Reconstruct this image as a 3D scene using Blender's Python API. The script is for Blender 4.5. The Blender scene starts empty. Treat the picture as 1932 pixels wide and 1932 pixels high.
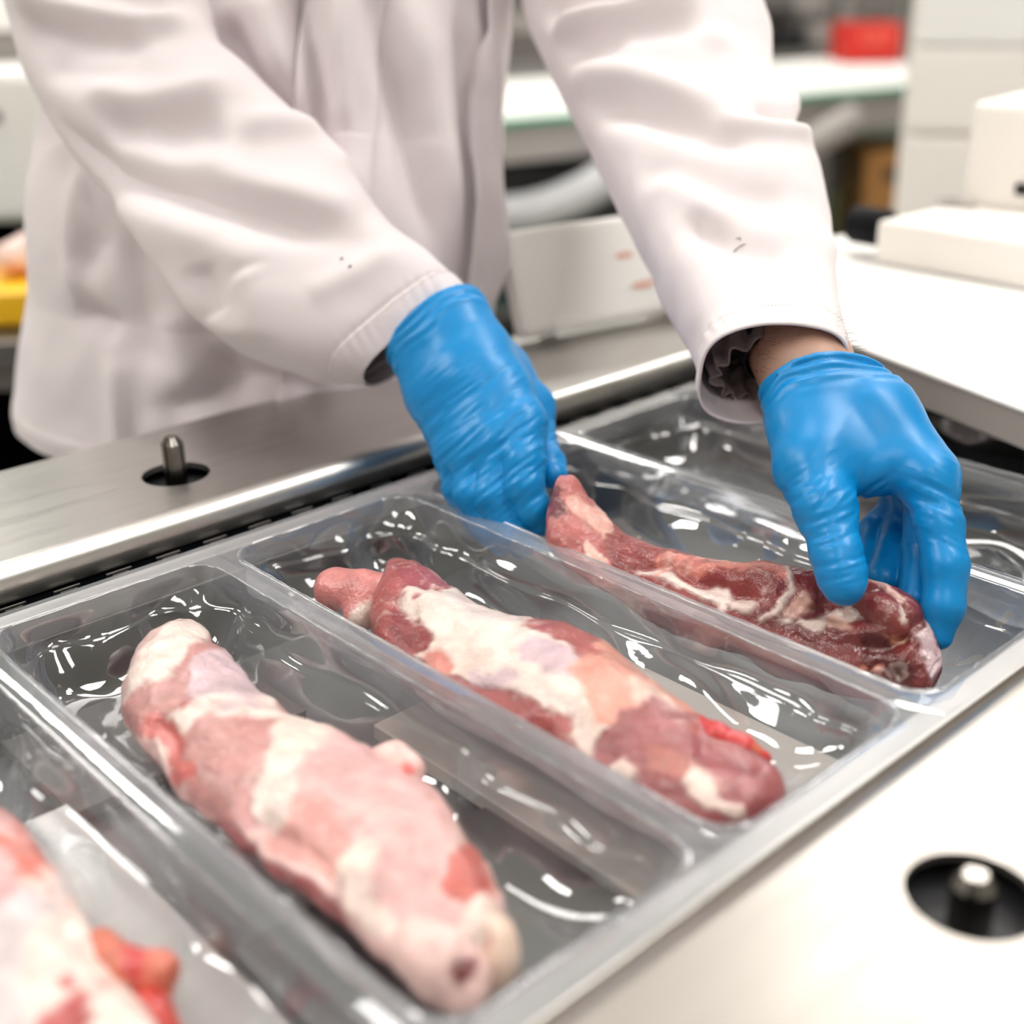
import bpy, bmesh, math, random
import numpy as np
from mathutils import Vector, Matrix

S = bpy.context.scene
COL = S.collection

# ------------------------------------------------------------------ camera
cam_d = bpy.data.cameras.new('camera')
cam = bpy.data.objects.new('camera', cam_d)
COL.objects.link(cam)
R3 = Matrix(((0.6774344, -0.2754961, 0.6820444), (0.7353190, 0.2784734, -0.6178661), (-0.0197115, 0.9200840, 0.3912249)))
cam.matrix_world = Matrix.Translation((0, 0, 1.26)) @ R3.to_4x4()
cam_d.sensor_width = 36.0
cam_d.lens = 44.474
cam_d.clip_start = 0.02
cam_d.dof.use_dof = True
cam_d.dof.focus_distance = 0.735
cam_d.dof.aperture_fstop = 3.1
S.camera = cam
VIEW = np.array((-0.6820444, 0.6178661, -0.3912249))

# ------------------------------------------------------------------ world, exposure
S.view_settings.view_transform = 'Standard'
S.view_settings.look = 'None'
S.view_settings.exposure = 0.0
S.view_settings.gamma = 1.0
S.view_settings.use_curve_mapping = False
world = bpy.data.worlds.new('world')
S.world = world
world.use_nodes = True
world.node_tree.nodes['Background'].inputs[0].default_value = (1.0, 0.985, 0.96, 1)
world.node_tree.nodes['Background'].inputs[1].default_value = 0.4
LAMP = 8.9          # radiance of the ceiling lamps
ZF = 0.93            # height of the film plane

# ------------------------------------------------------------------ helpers
def lin(c):
    return tuple(((v / 255) / 12.92 if v / 255 <= .04045 else ((v / 255 + .055) / 1.055) ** 2.4) for v in c)

def mat(name, rgb, rough=.5, metal=0., noise=None, bump=None, **kw):
    """procedural Principled material; noise=(scale, amount) varies the colour, bump=(scale, strength, distance)"""
    m = bpy.data.materials.new(name); m.use_nodes = True
    nt = m.node_tree; b = nt.nodes['Principled BSDF']
    c = lin(rgb) + (1,)
    b.inputs['Base Color'].default_value = c
    b.inputs['Roughness'].default_value = rough
    b.inputs['Metallic'].default_value = metal
    for k, v in kw.items():
        b.inputs[k.replace('_', ' ')].default_value = v
    tc = nt.nodes.new('ShaderNodeTexCoord')
    sc = noise or (8, .08)
    n = nt.nodes.new('ShaderNodeTexNoise'); n.inputs['Scale'].default_value = sc[0]; n.inputs['Detail'].default_value = 4
    nt.links.new(tc.outputs['Object'], n.inputs['Vector'])
    mx = nt.nodes.new('ShaderNodeMix'); mx.data_type = 'RGBA'
    mx.inputs[6].default_value = c
    mx.inputs[7].default_value = tuple(v * (1 - sc[1]) for v in c[:3]) + (1,)
    nt.links.new(n.outputs['Fac'], mx.inputs[0]); nt.links.new(mx.outputs[2], b.inputs['Base Color'])
    if bump:
        n2 = nt.nodes.new('ShaderNodeTexNoise'); n2.inputs['Scale'].default_value = bump[0]; n2.inputs['Detail'].default_value = 3
        nt.links.new(tc.outputs['Object'], n2.inputs['Vector'])
        bp = nt.nodes.new('ShaderNodeBump'); bp.inputs['Strength'].default_value = bump[1]; bp.inputs['Distance'].default_value = bump[2]
        nt.links.new(n2.outputs['Fac'], bp.inputs['Height']); nt.links.new(bp.outputs['Normal'], b.inputs['Normal'])
    return m

def steel(name, rgb=(214, 210, 205), rough=.3, along=(1, 1, 1), amount=.14):
    m = bpy.data.materials.new(name); m.use_nodes = True
    nt = m.node_tree; b = nt.nodes['Principled BSDF']
    b.inputs['Metallic'].default_value = 1.0
    b.inputs['Base Color'].default_value = lin(rgb) + (1,)
    tc = nt.nodes.new('ShaderNodeTexCoord'); mp = nt.nodes.new('ShaderNodeMapping')
    mp.inputs['Scale'].default_value = along
    nt.links.new(tc.outputs['Object'], mp.inputs['Vector'])
    n = nt.nodes.new('ShaderNodeTexNoise'); n.inputs['Scale'].default_value = 14; n.inputs['Detail'].default_value = 8
    nt.links.new(mp.outputs['Vector'], n.inputs['Vector'])
    r = nt.nodes.new('ShaderNodeMapRange')
    r.inputs['To Min'].default_value = rough - amount / 2; r.inputs['To Max'].default_value = rough + amount / 2
    nt.links.new(n.outputs['Fac'], r.inputs['Value']); nt.links.new(r.outputs['Result'], b.inputs['Roughness'])
    mx = nt.nodes.new('ShaderNodeMix'); mx.data_type = 'RGBA'
    c = lin(rgb); mx.inputs[6].default_value = c + (1,); mx.inputs[7].default_value = tuple(v * .8 for v in c) + (1,)
    nt.links.new(n.outputs['Fac'], mx.inputs[0]); nt.links.new(mx.outputs[2], b.inputs['Base Color'])
    bp = nt.nodes.new('ShaderNodeBump'); bp.inputs['Strength'].default_value = .06; bp.inputs['Distance'].default_value = .0005
    nt.links.new(n.outputs['Fac'], bp.inputs['Height']); nt.links.new(bp.outputs['Normal'], b.inputs['Normal'])
    return m

def tag(o, label=None, cat=None, group=None, kind=None):
    if label: o['label'] = label
    if cat: o['category'] = cat
    if group: o['group'] = group
    if kind: o['kind'] = kind
    return o

def thing(name, loc, label, cat, group=None):
    o = bpy.data.objects.new(name, None); COL.objects.link(o)
    o.location = loc; o.empty_display_size = .05
    return tag(o, label, cat, group)

def link(name, me, m=None, parent=None, smooth=False):
    if m:
        me.materials.clear(); me.materials.append(m)
    if smooth:
        me.polygons.foreach_set('use_smooth', [True] * len(me.polygons))
    o = bpy.data.objects.new(name, me); COL.objects.link(o)
    if parent:
        o.parent = parent
        w = Vector((0, 0, 0)); q = parent
        while q: w += q.location; q = q.parent
        o.location = -w      # vertices are given in world space
    return o

def pyobj(name, vs, fs, m=None, parent=None, smooth=False):
    me = bpy.data.meshes.new(name)
    me.from_pydata([tuple(map(float, v)) for v in vs], [], [tuple(int(i) for i in f) for f in fs]); me.update()
    bm = bmesh.new(); bm.from_mesh(me); bmesh.ops.recalc_face_normals(bm, faces=bm.faces); bm.to_mesh(me); bm.free()
    return link(name, me, m, parent, smooth)

def bmobj(name, bm, m=None, parent=None, smooth=False, recalc=True):
    if recalc: bmesh.ops.recalc_face_normals(bm, faces=bm.faces)
    me = bpy.data.meshes.new(name); bm.to_mesh(me); bm.free()
    return link(name, me, m, parent, smooth)

def bevel(o, w, seg=2, angle=40):
    md = o.modifiers.new('bevel', 'BEVEL'); md.width = w; md.segments = seg; md.limit_method = 'ANGLE'; md.angle_limit = math.radians(angle)
    return o

def add_box(bm, lo, hi, M=None):
    vs = [bm.verts.new((x, y, z)) for x in (lo[0], hi[0]) for y in (lo[1], hi[1]) for z in (lo[2], hi[2])]
    if M is not None:
        for v in vs: v.co = M @ v.co
    for f in ((0, 1, 3, 2), (4, 6, 7, 5), (0, 4, 5, 1), (2, 3, 7, 6), (0, 2, 6, 4), (1, 5, 7, 3)):
        bm.faces.new([vs[i] for i in f])

def box(name, lo, hi, m, parent=None, bev=.003, M=None):
    bm = bmesh.new(); add_box(bm, lo, hi, M)
    o = bmobj(name, bm, m, parent)
    if bev: bevel(o, bev)
    return o

def frame2(A, B):
    """local frame whose x runs from A to B (horizontal), y away from the photographer, z up; origin A"""
    A = Vector(A); d = Vector(B) - A; L = math.hypot(d.x, d.y)
    x = Vector((d.x / L, d.y / L, 0)); y = Vector((-x.y, x.x, 0))
    if y.dot(Vector((-.74, .67, 0))) < 0: y = -y
    M = Matrix(((x.x, y.x, 0, A.x), (x.y, y.y, 0, A.y), (0, 0, 1, A.z), (0, 0, 0, 1)))
    return M, L

def tube(name, pts, r, m, parent=None, seg=12, cap=True):
    P = np.array(pts, float); P = catmull(P, max(len(P) * 6, 2)) if len(P) > 2 else P
    n = len(P); T = np.gradient(P, axis=0); T /= np.linalg.norm(T, axis=1)[:, None]
    ref = np.array((0, 0, 1.)) if abs(T[0][2]) < .9 else np.array((1., 0, 0))
    rr = np.full(n, r) if np.isscalar(r) else np.interp(np.linspace(0, 1, n), np.linspace(0, 1, len(r)), r)
    vs = []
    for i in range(n):
        a = np.cross(T[i], ref); a /= np.linalg.norm(a); b = np.cross(T[i], a)
        for k in range(seg):
            t = 2 * math.pi * k / seg
            vs.append(P[i] + rr[i] * (a * math.cos(t) + b * math.sin(t)))
    fs = [(i * seg + k, i * seg + (k + 1) % seg, (i + 1) * seg + (k + 1) % seg, (i + 1) * seg + k) for i in range(n - 1) for k in range(seg)]
    if cap: fs += [tuple(range(seg)), tuple((n - 1) * seg + k for k in range(seg))]
    return pyobj(name, vs, fs, m, parent, True)

def lathe(name, prof, loc, m, parent=None, seg=32, smooth=False):
    vs = []; fs = []
    for r, z in prof:
        for k in range(seg):
            t = 2 * math.pi * k / seg; vs.append((loc[0] + r * math.cos(t), loc[1] + r * math.sin(t), loc[2] + z))
    n = len(prof)
    fs = [(i * seg + k, i * seg + (k + 1) % seg, (i + 1) * seg + (k + 1) % seg, (i + 1) * seg + k) for i in range(n - 1) for k in range(seg)]
    fs += [tuple(range(seg)), tuple((n - 1) * seg + k for k in range(seg))]
    return pyobj(name, vs, fs, m, parent, smooth)

def catmull(P, n):
    P = np.asarray(P, float); k = len(P)
    Q = np.vstack([2 * P[0] - P[1], P, 2 * P[-1] - P[-2]])
    u = np.linspace(0, k - 1, n); i = np.minimum(u.astype(int), k - 2); t = (u - i)
    sh = (-1,) + (1,) * (P.ndim - 1); t = t.reshape(sh)
    a, b, c, d = Q[i], Q[i + 1], Q[i + 2], Q[i + 3]
    return .5 * (2 * b + (c - a) * t + (2 * a - 5 * b + 4 * c - d) * t ** 2 + (3 * b - a - 3 * c + d) * t ** 3)

def vnoise(p, seed=0):
    """smooth value noise in [-1,1], p: (n,3)"""
    p = np.asarray(p, float) + seed * 17.31
    i = np.floor(p).astype(np.int64); f = p - i; f = f * f * f * (f * (f * 6 - 15) + 10)
    def h(a, b, c):
        n = (a * 374761393 + b * 668265263 + c * 2147483647 + seed * 974711) & 0xffffffff
        n = ((n ^ (n >> 13)) * 1274126177) & 0xffffffff
        return ((n ^ (n >> 16)) & 0xffff) / 32767.5 - 1
    o = 0
    for dx in (0, 1):
        for dy in (0, 1):
            for dz in (0, 1):
                w = (f[:, 0] if dx else 1 - f[:, 0]) * (f[:, 1] if dy else 1 - f[:, 1]) * (f[:, 2] if dz else 1 - f[:, 2])
                o = o + w * h(i[:, 0] + dx, i[:, 1] + dy, i[:, 2] + dz)
    return o

def fbm(p, seed=0, oct=3):
    p = np.asarray(p, float); o = 0; a = 1; s = 0
    for k in range(oct):
        o = o + a * vnoise(p * 2 ** k, seed + k); s += a; a *= .5
    return o / s

def smooth01(x): x = np.clip(x, 0, 1); return x * x * (3 - 2 * x)

def polydist(Q, P, n):
    """distance of points Q to polyline P with the component along n removed; also the 0..1 position along it"""
    n = np.asarray(n, float)
    flat = lambda A: A - np.outer(A @ n, n)
    Q = flat(Q); P = flat(np.asarray(P, float)); best = np.full(len(Q), 9.); pos = np.zeros(len(Q))
    L = np.linalg.norm(np.diff(P, axis=0), axis=1); cum = np.concatenate([[0], np.cumsum(L)])
    for i in range(len(P) - 1):
        ab = P[i + 1] - P[i]; h = np.clip((Q - P[i]) @ ab / max(ab @ ab, 1e-12), 0, 1)
        d = np.linalg.norm(Q - P[i] - h[:, None] * ab, axis=1); k = d < best
        best[k] = d[k]; pos[k] = (cum[i] + h[k] * L[i]) / cum[-1]
    return best, pos

def set_col(o, cols, name='tone'):
    a = o.data.color_attributes.new(name, 'FLOAT_COLOR', 'POINT')
    c = np.ones((len(o.data.vertices), 4), np.float32); c[:, :3] = cols
    a.data.foreach_set('color', c.ravel())

# ---- cloth or meat swept between two outlines
def sweep(pairs, ns, nphi, up=None, cap0=True, cap1=True, pw=1.):
    """pairs: (left point, right point, thickness ratio). Returns verts, faces, outward, side, s"""
    Lp = catmull(np.array([p[0] for p in pairs]), ns); Rp = catmull(np.array([p[1] for p in pairs]), ns)
    k = catmull(np.array([[p[2]] for p in pairs]), ns)[:, 0]
    c = (Lp + Rp) / 2; T = np.gradient(c, axis=0); T /= np.linalg.norm(T, axis=1)[:, None]
    w = (Rp - Lp) / 2; hw = np.linalg.norm(w, axis=1)
    ref = -VIEW if up is None else np.array(up, float)
    N = np.cross(T, w); N /= np.linalg.norm(N, axis=1)[:, None]
    sg = np.sign(np.sum(N * ref, axis=1)); N *= sg[:, None]
    ph = np.linspace(-math.pi, math.pi, nphi, endpoint=False); sp = lambda a: np.sign(a) * np.abs(a) ** pw
    V = c[:, None, :] + w[:, None, :] * sp(np.sin(ph))[None, :, None] + (N * (hw * k)[:, None])[:, None, :] * sp(np.cos(ph))[None, :, None]
    O = (w / hw[:, None] ** 1)[:, None, :] * np.sin(ph)[None, :, None] / 1 + N[:, None, :] * (np.cos(ph) / np.maximum(k, .2)[:, None])[:, :, None]
    O /= np.linalg.norm(O, axis=2)[:, :, None]
    s = np.concatenate([[0], np.cumsum(np.linalg.norm(np.diff(c, axis=0), axis=1))])
    F = [(i * nphi + j, i * nphi + (j + 1) % nphi, (i + 1) * nphi + (j + 1) % nphi, (i + 1) * nphi + j) for i in range(ns - 1) for j in range(nphi)]
    V = V.reshape(-1, 3); O = O.reshape(-1, 3)
    facing = np.tile(np.cos(ph), ns); sarr = np.repeat(s, nphi)
    if cap0: F.append(tuple(range(nphi)))
    if cap1: F.append(tuple((ns - 1) * nphi + j for j in range(nphi)))
    return V, F, O, facing, sarr

def fold(V, O, facing, folds, n=VIEW):
    """folds: (polyline, width, amplitude) - ridges > 0, valleys < 0, tapered at both ends"""
    d = np.zeros(len(V)); vis = smooth01((facing + .02) / .5)
    for P, wd, amp in folds:
        P = catmull(np.array(P), max(2, 6 * len(P))) if len(P) > 2 else np.array(P)
        ds, pos = polydist(V, P, n)
        tp = smooth01(pos / .2) * smooth01((1 - pos) / .2) * .8 + .2
        d += amp * tp * np.exp(-(ds / wd) ** 2) * vis
    return V + O * d[:, None]

# ---- signed-distance bodies
def cap_sdf(p, a, b, ra, rb):
    a = np.array(a); b = np.array(b); ab = b - a
    h = np.clip((p - a) @ ab / max(ab @ ab, 1e-12), 0, 1)
    return np.linalg.norm(p - a - h[..., None] * ab, axis=-1) - (ra + (rb - ra) * h)
def chain_sdf(p, pts, k=.004):
    d = None
    for (a, ra), (b, rb) in zip(pts[:-1], pts[1:]):
        e = cap_sdf(p, a, b, ra, rb); d = e if d is None else smin(d, e, k)
    return d
def smin(a, b, k):
    h = np.clip(.5 + .5 * (b - a) / k, 0, 1)
    return b + (a - b) * h - k * h * (1 - h)

def surface_nets(fn, lo, hi, h, proj=2):
    lo = np.array(lo); n = np.ceil((np.array(hi) - lo) / h).astype(int) + 1
    ax = [lo[i] + h * np.arange(n[i]) for i in range(3)]
    F = np.empty(n)
    for i in range(n[0]):
        g = np.stack(np.meshgrid([ax[0][i]], ax[1], ax[2], indexing='ij'), -1)
        F[i] = fn(g.reshape(-1, 3)).reshape(n[1], n[2])
    ins = F < 0
    c = [ins[dx:n[0] - 1 + dx, dy:n[1] - 1 + dy, dz:n[2] - 1 + dz] for dx in (0, 1) for dy in (0, 1) for dz in (0, 1)]
    cnt = sum(x.astype(int) for x in c); act = (cnt > 0) & (cnt < 8)
    idx = -np.ones(act.shape, int); ijk = np.argwhere(act); idx[act] = np.arange(len(ijk))
    acc = np.zeros((len(ijk), 3)); num = np.zeros(len(ijk))
    for axis in range(3):
        o1, o2 = [k for k in range(3) if k != axis]
        for e in (0, 1):
            for f in (0, 1):
                a = ijk.copy(); a[:, o1] += e; a[:, o2] += f; b = a.copy(); b[:, axis] += 1
                fa = F[a[:, 0], a[:, 1], a[:, 2]]; fb = F[b[:, 0], b[:, 1], b[:, 2]]
                x = (fa < 0) != (fb < 0); t = np.where(x, fa / np.where(x, fa - fb, 1), 0)
                acc += np.where(x[:, None], a + t[:, None] * (b - a), 0); num += x
    V = lo + h * acc / num[:, None]
    quads = []
    for axis in range(3):
        o1, o2 = [(1, 2), (2, 0), (0, 1)][axis]
        sl = [slice(None)] * 3; sl2 = [slice(None)] * 3; sl[axis] = slice(0, n[axis] - 1); sl2[axis] = slice(1, n[axis])
        x = ins[tuple(sl)] != ins[tuple(sl2)]; e = np.argwhere(x)
        e = e[(e[:, o1] > 0) & (e[:, o2] > 0) & (e[:, o1] < n[o1] - 1) & (e[:, o2] < n[o2] - 1)]
        d1 = np.zeros(3, int); d1[o1] = 1; d2 = np.zeros(3, int); d2[o2] = 1
        g = lambda q: idx[q[:, 0], q[:, 1], q[:, 2]]
        q = np.stack([g(e - d1 - d2), g(e - d2), g(e), g(e - d1)], 1)
        fl = ~ins[e[:, 0], e[:, 1], e[:, 2]]
        q[fl] = q[fl][:, ::-1]; quads.append(q)
    Q = np.vstack(quads)
    for _ in range(proj):
        G = grad(fn, V, h * .5); v = fn(V)
        V = V - G * np.clip(v, -h, h)[:, None] / np.maximum(np.sum(G * G, axis=1), .2)[:, None]
    return V, Q, grad(fn, V, h * .7)

def grad(fn, V, e):
    return np.stack([(fn(V + np.eye(3)[i] * e) - fn(V - np.eye(3)[i] * e)) / (2 * e) for i in range(3)], 1)

def unit(v): v = np.array(v, float); return v / np.linalg.norm(v)

# ------------------------------------------------------------------ materials
M = {}
M['steel_y'] = steel('brushed_steel_cover', (206, 203, 199), .32, (9, .6, 9))
M['steel_front'] = steel('brushed_front_cover', (186, 180, 173), .36, (9, .6, 9))
M['steel'] = steel('brushed_steel', (205, 201, 197), .32, (1, 9, 9))
M['steel_dark'] = steel('dull_steel', (120, 118, 116), .38, (1, 5, 5))
M['steel_pin'] = steel('turned_steel', (150, 146, 140), .22, (8, 8, 1))
M['plate_light'] = mat('pale_plate', (214, 207, 199), .4, .15, noise=(6, .15))
M['bed'] = mat('bed_steel', (150, 150, 150), .35, .35, noise=(5, .5))
M['black'] = mat('black_plastic', (14, 15, 18), .4)
M['navy'] = mat('dark_blue_plastic', (6, 7, 14), .6, Specular_IOR_Level=.15)
M['darkgap'] = mat('gap_shade_black', (5, 6, 8), .9, Specular_IOR_Level=.02)  # near-black colour stands in for the shade in slots and gaps
M['white'] = mat('white_panel', (249, 248, 244), .45, noise=(3, .04))
M['whitep'] = mat('white_plastic', (251, 249, 245), .35, noise=(3, .03))
M['cream'] = mat('cream_panel', (252, 247, 240), .5, noise=(3, .04))
M['wall'] = mat('wall_paint', (246, 244, 240), .7, noise=(2, .05))
M['ceil'] = mat('ceiling_paint', (232, 231, 228), .8, noise=(2, .05))
M['floor_grey'] = mat('floor_coating_paled_for_bounce', (206, 204, 198), .4, noise=(2, .15))
M['floor'] = mat('green_floor_coating', (72, 112, 58), .4, noise=(1.3, .55))
M['green'] = mat('green_belt_edge', (66, 168, 132), .5)
M['belt'] = mat('white_belt', (244, 243, 238), .5, noise=(3, .03))
M['grey'] = mat('grey_metal', (128, 122, 118), .5, noise=(4, .2))
M['grey2'] = mat('light_grey_metal', (176, 170, 166), .5, noise=(4, .15))
M['dark'] = mat('dark_metal', (40, 40, 43), .5, noise=(5, .3))
M['hose'] = mat('white_hose', (206, 206, 208), .4)
M['red'] = mat('red_crate_plastic', (200, 32, 18), .5)
M['pale_red'] = mat('pale_red_plastic', (250, 110, 90), .4)
M['brown'] = mat('cardboard', (190, 136, 78), .8, noise=(6, .25))
M['yellow'] = mat('yellow_crate_plastic', (250, 196, 30), .4)

# ------------------------------------------------------------------ the room
def structure(name, lo, hi, m):
    o = box(name, lo, hi, m, None, 0); o['kind'] = 'structure'; return o
structure('floor', (-9, -5, -.1), (4, 13, 0), M['floor_grey'])
structure('floor_walkway_1', (-7.6, -1, 0), (-2.2, 9.5, .004), M['floor'])  # green floor lane; the floor around it is paled to bounce light
structure('ceiling', (-9, -5, 3.6), (4, 13, 3.7), M['ceil'])
structure('wall_back', (-9.1, -5, 0), (-9, 13, 3.6), M['wall'])
structure('wall_front', (4, -5, 0), (4.1, 13, 3.6), M['wall'])
structure('wall_right', (-9, 13, 0), (4, 13.1, 3.6), M['wall'])
structure('wall_left', (-9, -5.1, 0), (4, -5, 3.6), M['wall'])

LAMPM = []
for nm, st in (('lamp_diffuser', LAMP), ('bright_lamp_diffuser', LAMP * 2.2)):
    lm_ = bpy.data.materials.new(nm); lm_.use_nodes = True
    nt = lm_.node_tree; nt.nodes.remove(nt.nodes['Principled BSDF'])
    em = nt.nodes.new('ShaderNodeEmission'); em.inputs[0].default_value = (1, .965, .925, 1); em.inputs[1].default_value = st
    nt.links.new(em.outputs[0], nt.nodes['Material Output'].inputs[0]); LAMPM.append(lm_)
def lamp(x, y, lx, ly, label, lampm):
    t = thing('ceiling_lamp', (x, y, 3.6), label, 'lamp', 'ceiling lamps')
    bm = bmesh.new()
    for lo, hi in (((-lx / 2, -ly / 2, -.07), (-lx / 2 + .03, ly / 2, 0)), ((lx / 2 - .03, -ly / 2, -.07), (lx / 2, ly / 2, 0)),
                   ((-lx / 2, -ly / 2, -.07), (lx / 2, -ly / 2 + .03, 0)), ((-lx / 2, ly / 2 - .03, -.07), (lx / 2, ly / 2, 0))):
        add_box(bm, [x + lo[0], y + lo[1], 3.6 + lo[2]], [x + hi[0], y + hi[1], 3.6 + hi[2]])
    bmobj('lamp_frame', bm, M['white'], t)
    box('diffuser', (x - lx / 2 + .03, y - ly / 2 + .03, 3.54), (x + lx / 2 - .03, y + ly / 2 - .03, 3.56), lampm, t, 0)
LAMPS = ((-4.2, 1.0, 1, 'bright ceiling lamp behind the worker on the left'), (-4.2, 3.4, 1, 'bright ceiling lamp over the conveyor'), (-4.2, 5.8, 1, 'bright ceiling lamp over the far conveyor end'), (-1.6, 3.4, 1, 'bright ceiling lamp over the hood'),
         (-1.6, 5.4, 0, 'bright ceiling lamp over the cabinet'), (-1.6, .9, 0, 'bright ceiling lamp above the worker'), (1.0, -.6, 0, 'bright ceiling lamp behind the photographer'), (1.0, 1.3, 0, 'bright ceiling lamp right of the photographer'), (.3, 1.7, 1, 'unseen bright lamp added between cabinet and photographer to lighten the cabinet'), (-1.6, -1.6, 1, 'bright ceiling lamp over the near end of the machine'), (-4.2, -1.6, 1, 'bright ceiling lamp far behind the left shoulder'))  # the lamp between cabinet and camera is added to brighten the cabinet
for x, y, br, lb in LAMPS:
    lamp(x, y, 1.5, .62, lb, LAMPM[br])

# ------------------------------------------------------------------ packaging machine (the bed, covers, chain)
PB, PF = -.6523, -.2586             # ends of the trays across the web
Hs = .33
near = lambda k: Hs * (.13117 + .46696 * k)
far = lambda k: Hs * (.54628 + .46696 * k)
mach = thing('packaging_machine', (-.45, .4, 0), 'long stainless steel packaging machine with two cover plates carrying steel pins in round holes', 'machine')
box('machine_body', (-.86, -.9, .12), (-.05, 2.6, .80), M['steel'], mach, .004)
for x in (-.78, -.14):
    for y in (-.7, .9, 2.4):
        box('foot', (x - .04, y - .04, 0), (x + .04, y + .04, .12), M['steel_dark'], mach)
box('bed_floor', (-.86, -.9, .80), (-.05, 2.6, .815), M['darkgap'], mach, 0)
box('bed_plate', (-.66, -.9, .846), (-.262, .79, .852), M['bed'], mach, .001)
box('edge_rail', (-.6706, -.9, .90), (-.657, .79, .9298), M['steel_y'], mach, .001)
box('side_beam', (-.86, -.9, .815), (-.70, 2.6, .935), M['dark'], mach, .003)
box('side_beam', (-.245, -.9, .815), (-.03, 2.6, .922), M['dark'], mach, .003)

def cover_plate(name, x_in, x_out, y0, y1, hole, hr, z, lip, m):
    """flat sheet with a round hole, its inner edge rolled down to a lip"""
    sg = 1 if x_out > x_in else -1; rad = .013
    bm = bmesh.new()
    xf = x_in + sg * rad
    cor = [bm.verts.new(p) for p in ((xf, y0, z), (xf, y1, z), (x_out, y1, z), (x_out, y0, z))]
    ed = [bm.edges.new((cor[i], cor[(i + 1) % 4])) for i in range(4)]
    ring = [bm.verts.new((hole[0] + hr * math.cos(2 * math.pi * k / 48), hole[1] + hr * math.sin(2 * math.pi * k / 48), z)) for k in range(48)]
    ed += [bm.edges.new((ring[k], ring[(k + 1) % 48])) for k in range(48)]
    bmesh.ops.triangle_fill(bm, use_beauty=True, edges=ed)
    prof = [(xf - sg * rad * math.sin(a), z - rad + rad * math.cos(a)) for a in np.linspace(0, math.pi / 2, 9)] + [(x_in, z - lip)]
    prev = None
    for i, (x, zz) in enumerate(prof):
        a, b = (cor[0], cor[1]) if i == 0 else (bm.verts.new((x, y0, zz)), bm.verts.new((x, y1, zz)))
        if prev: bm.faces.new((prev[0], prev[1], b, a)).smooth = True
        prev = (a, b)
    # outer skirt
    a = bm.verts.new((x_out, y0, z - .04)); b = bm.verts.new((x_out, y1, z - .04)); bm.faces.new((cor[3], cor[2], b, a))
    # collar of the hole
    low = [bm.verts.new((v.co.x, v.co.y, z - .004)) for v in ring]
    for k in range(48): bm.faces.new((ring[k], ring[(k + 1) % 48], low[(k + 1) % 48], low[k]))
    o = bmobj(name, bm, m, mach)
    return o
PZ = ZF + .0165
bc = (-.7615, .377); fc = (-.1683, .3833)
cover_plate('back_cover_plate', -.6935, -.855, -.9, 2.6, bc, .0232, PZ, .021, M['steel_y'])
cover_plate('front_cover_plate', -.2400, -.02, -.9, 2.6, fc, .0252, ZF + .006, .004, M['steel_front'])

def pin(c, z, h, r):
    prof = [(r, -h - .06), (r, -.005), (r * .93, -.0042), (r * .55, 0), (0.0005, 0)]
    n = 64; vs = []; fs = []
    for rr, dz in prof:
        for k in range(n):
            t = 2 * math.pi * k / n
            g = 1 - .25 * (abs(((k + 4) % 16) - 8) < 1.5) * (rr > .002)
            vs.append((c[0] + rr * g * math.cos(t), c[1] + rr * g * math.sin(t), z + dz))
    m_ = len(prof)
    fs = [(i * n + k, i * n + (k + 1) % n, (i + 1) * n + (k + 1) % n, (i + 1) * n + k) for i in range(m_ - 1) for k in range(n)]
    fs += [tuple(range((m_ - 1) * n, m_ * n))]
    p = pyobj('locating_pin', vs, fs, M['steel_pin'], mach)
    lathe('pin_socket', [(.034, -.075), (.034, -.072), (.012, -.072), (.012, -.075)], (c[0], c[1], z - .004), M['black'], mach)
    return p
pin(bc, PZ + .0275, .03, .0078)
pin(fc, ZF + .016, .026, .0085)

# gripper chain in the dark slot under the rolled edge
box('chain_guide', (-.700, -.9, ZF - .03), (-.679, 2.6, ZF - .006), M['darkgap'], mach, 0)  # coloured near-black for the shade inside the slot
lk = None
for i in range(26):
    y = .05 + i * .0338
    bm = bmesh.new(); add_box(bm, (-.6896, 0, ZF - .0068), (-.6884, .0165, ZF - .0048)); add_box(bm, (-.6868, .003, ZF - .0068), (-.6862, .0135, ZF - .0056))
    if lk is None:
        lk = bmobj('chain_link', bm, M['steel'], mach); o = lk
    else:
        bm.free(); o = lk.copy(); COL.objects.link(o)
    o.location.y = -.4 + y; 
# support plates that carry the tray bottoms
box('support_plate', (-.55, -.9, .868), (-.262, .19, .8775), M['steel_y'], mach, .001)
box('edge_rail', (-.2572, -.9, .90), (-.2415, .79, .9292), M['steel_y'], mach, .001)
box('support_plate', (-.50, .345, .868), (-.262, .50, .8775), M['plate_light'], mach, .001)
box('support_plate', (-.40, .195, .868), (-.262, .34, .8775), M['steel_dark'], mach, .001)
box('support_plate', (-.655, .195, .855), (-.56, .34, .8625), M['grey'], mach, .001)
box('support_rail', (-.665, -.9, .815), (-.655, .79, .915), M['steel_dark'], mach, .001)
for y in (.8, .835, .87):
    box('cross_rail', (-.69, y, .885), (-.25, y + .012, .905), M['steel_dark'], mach, .002)

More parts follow.
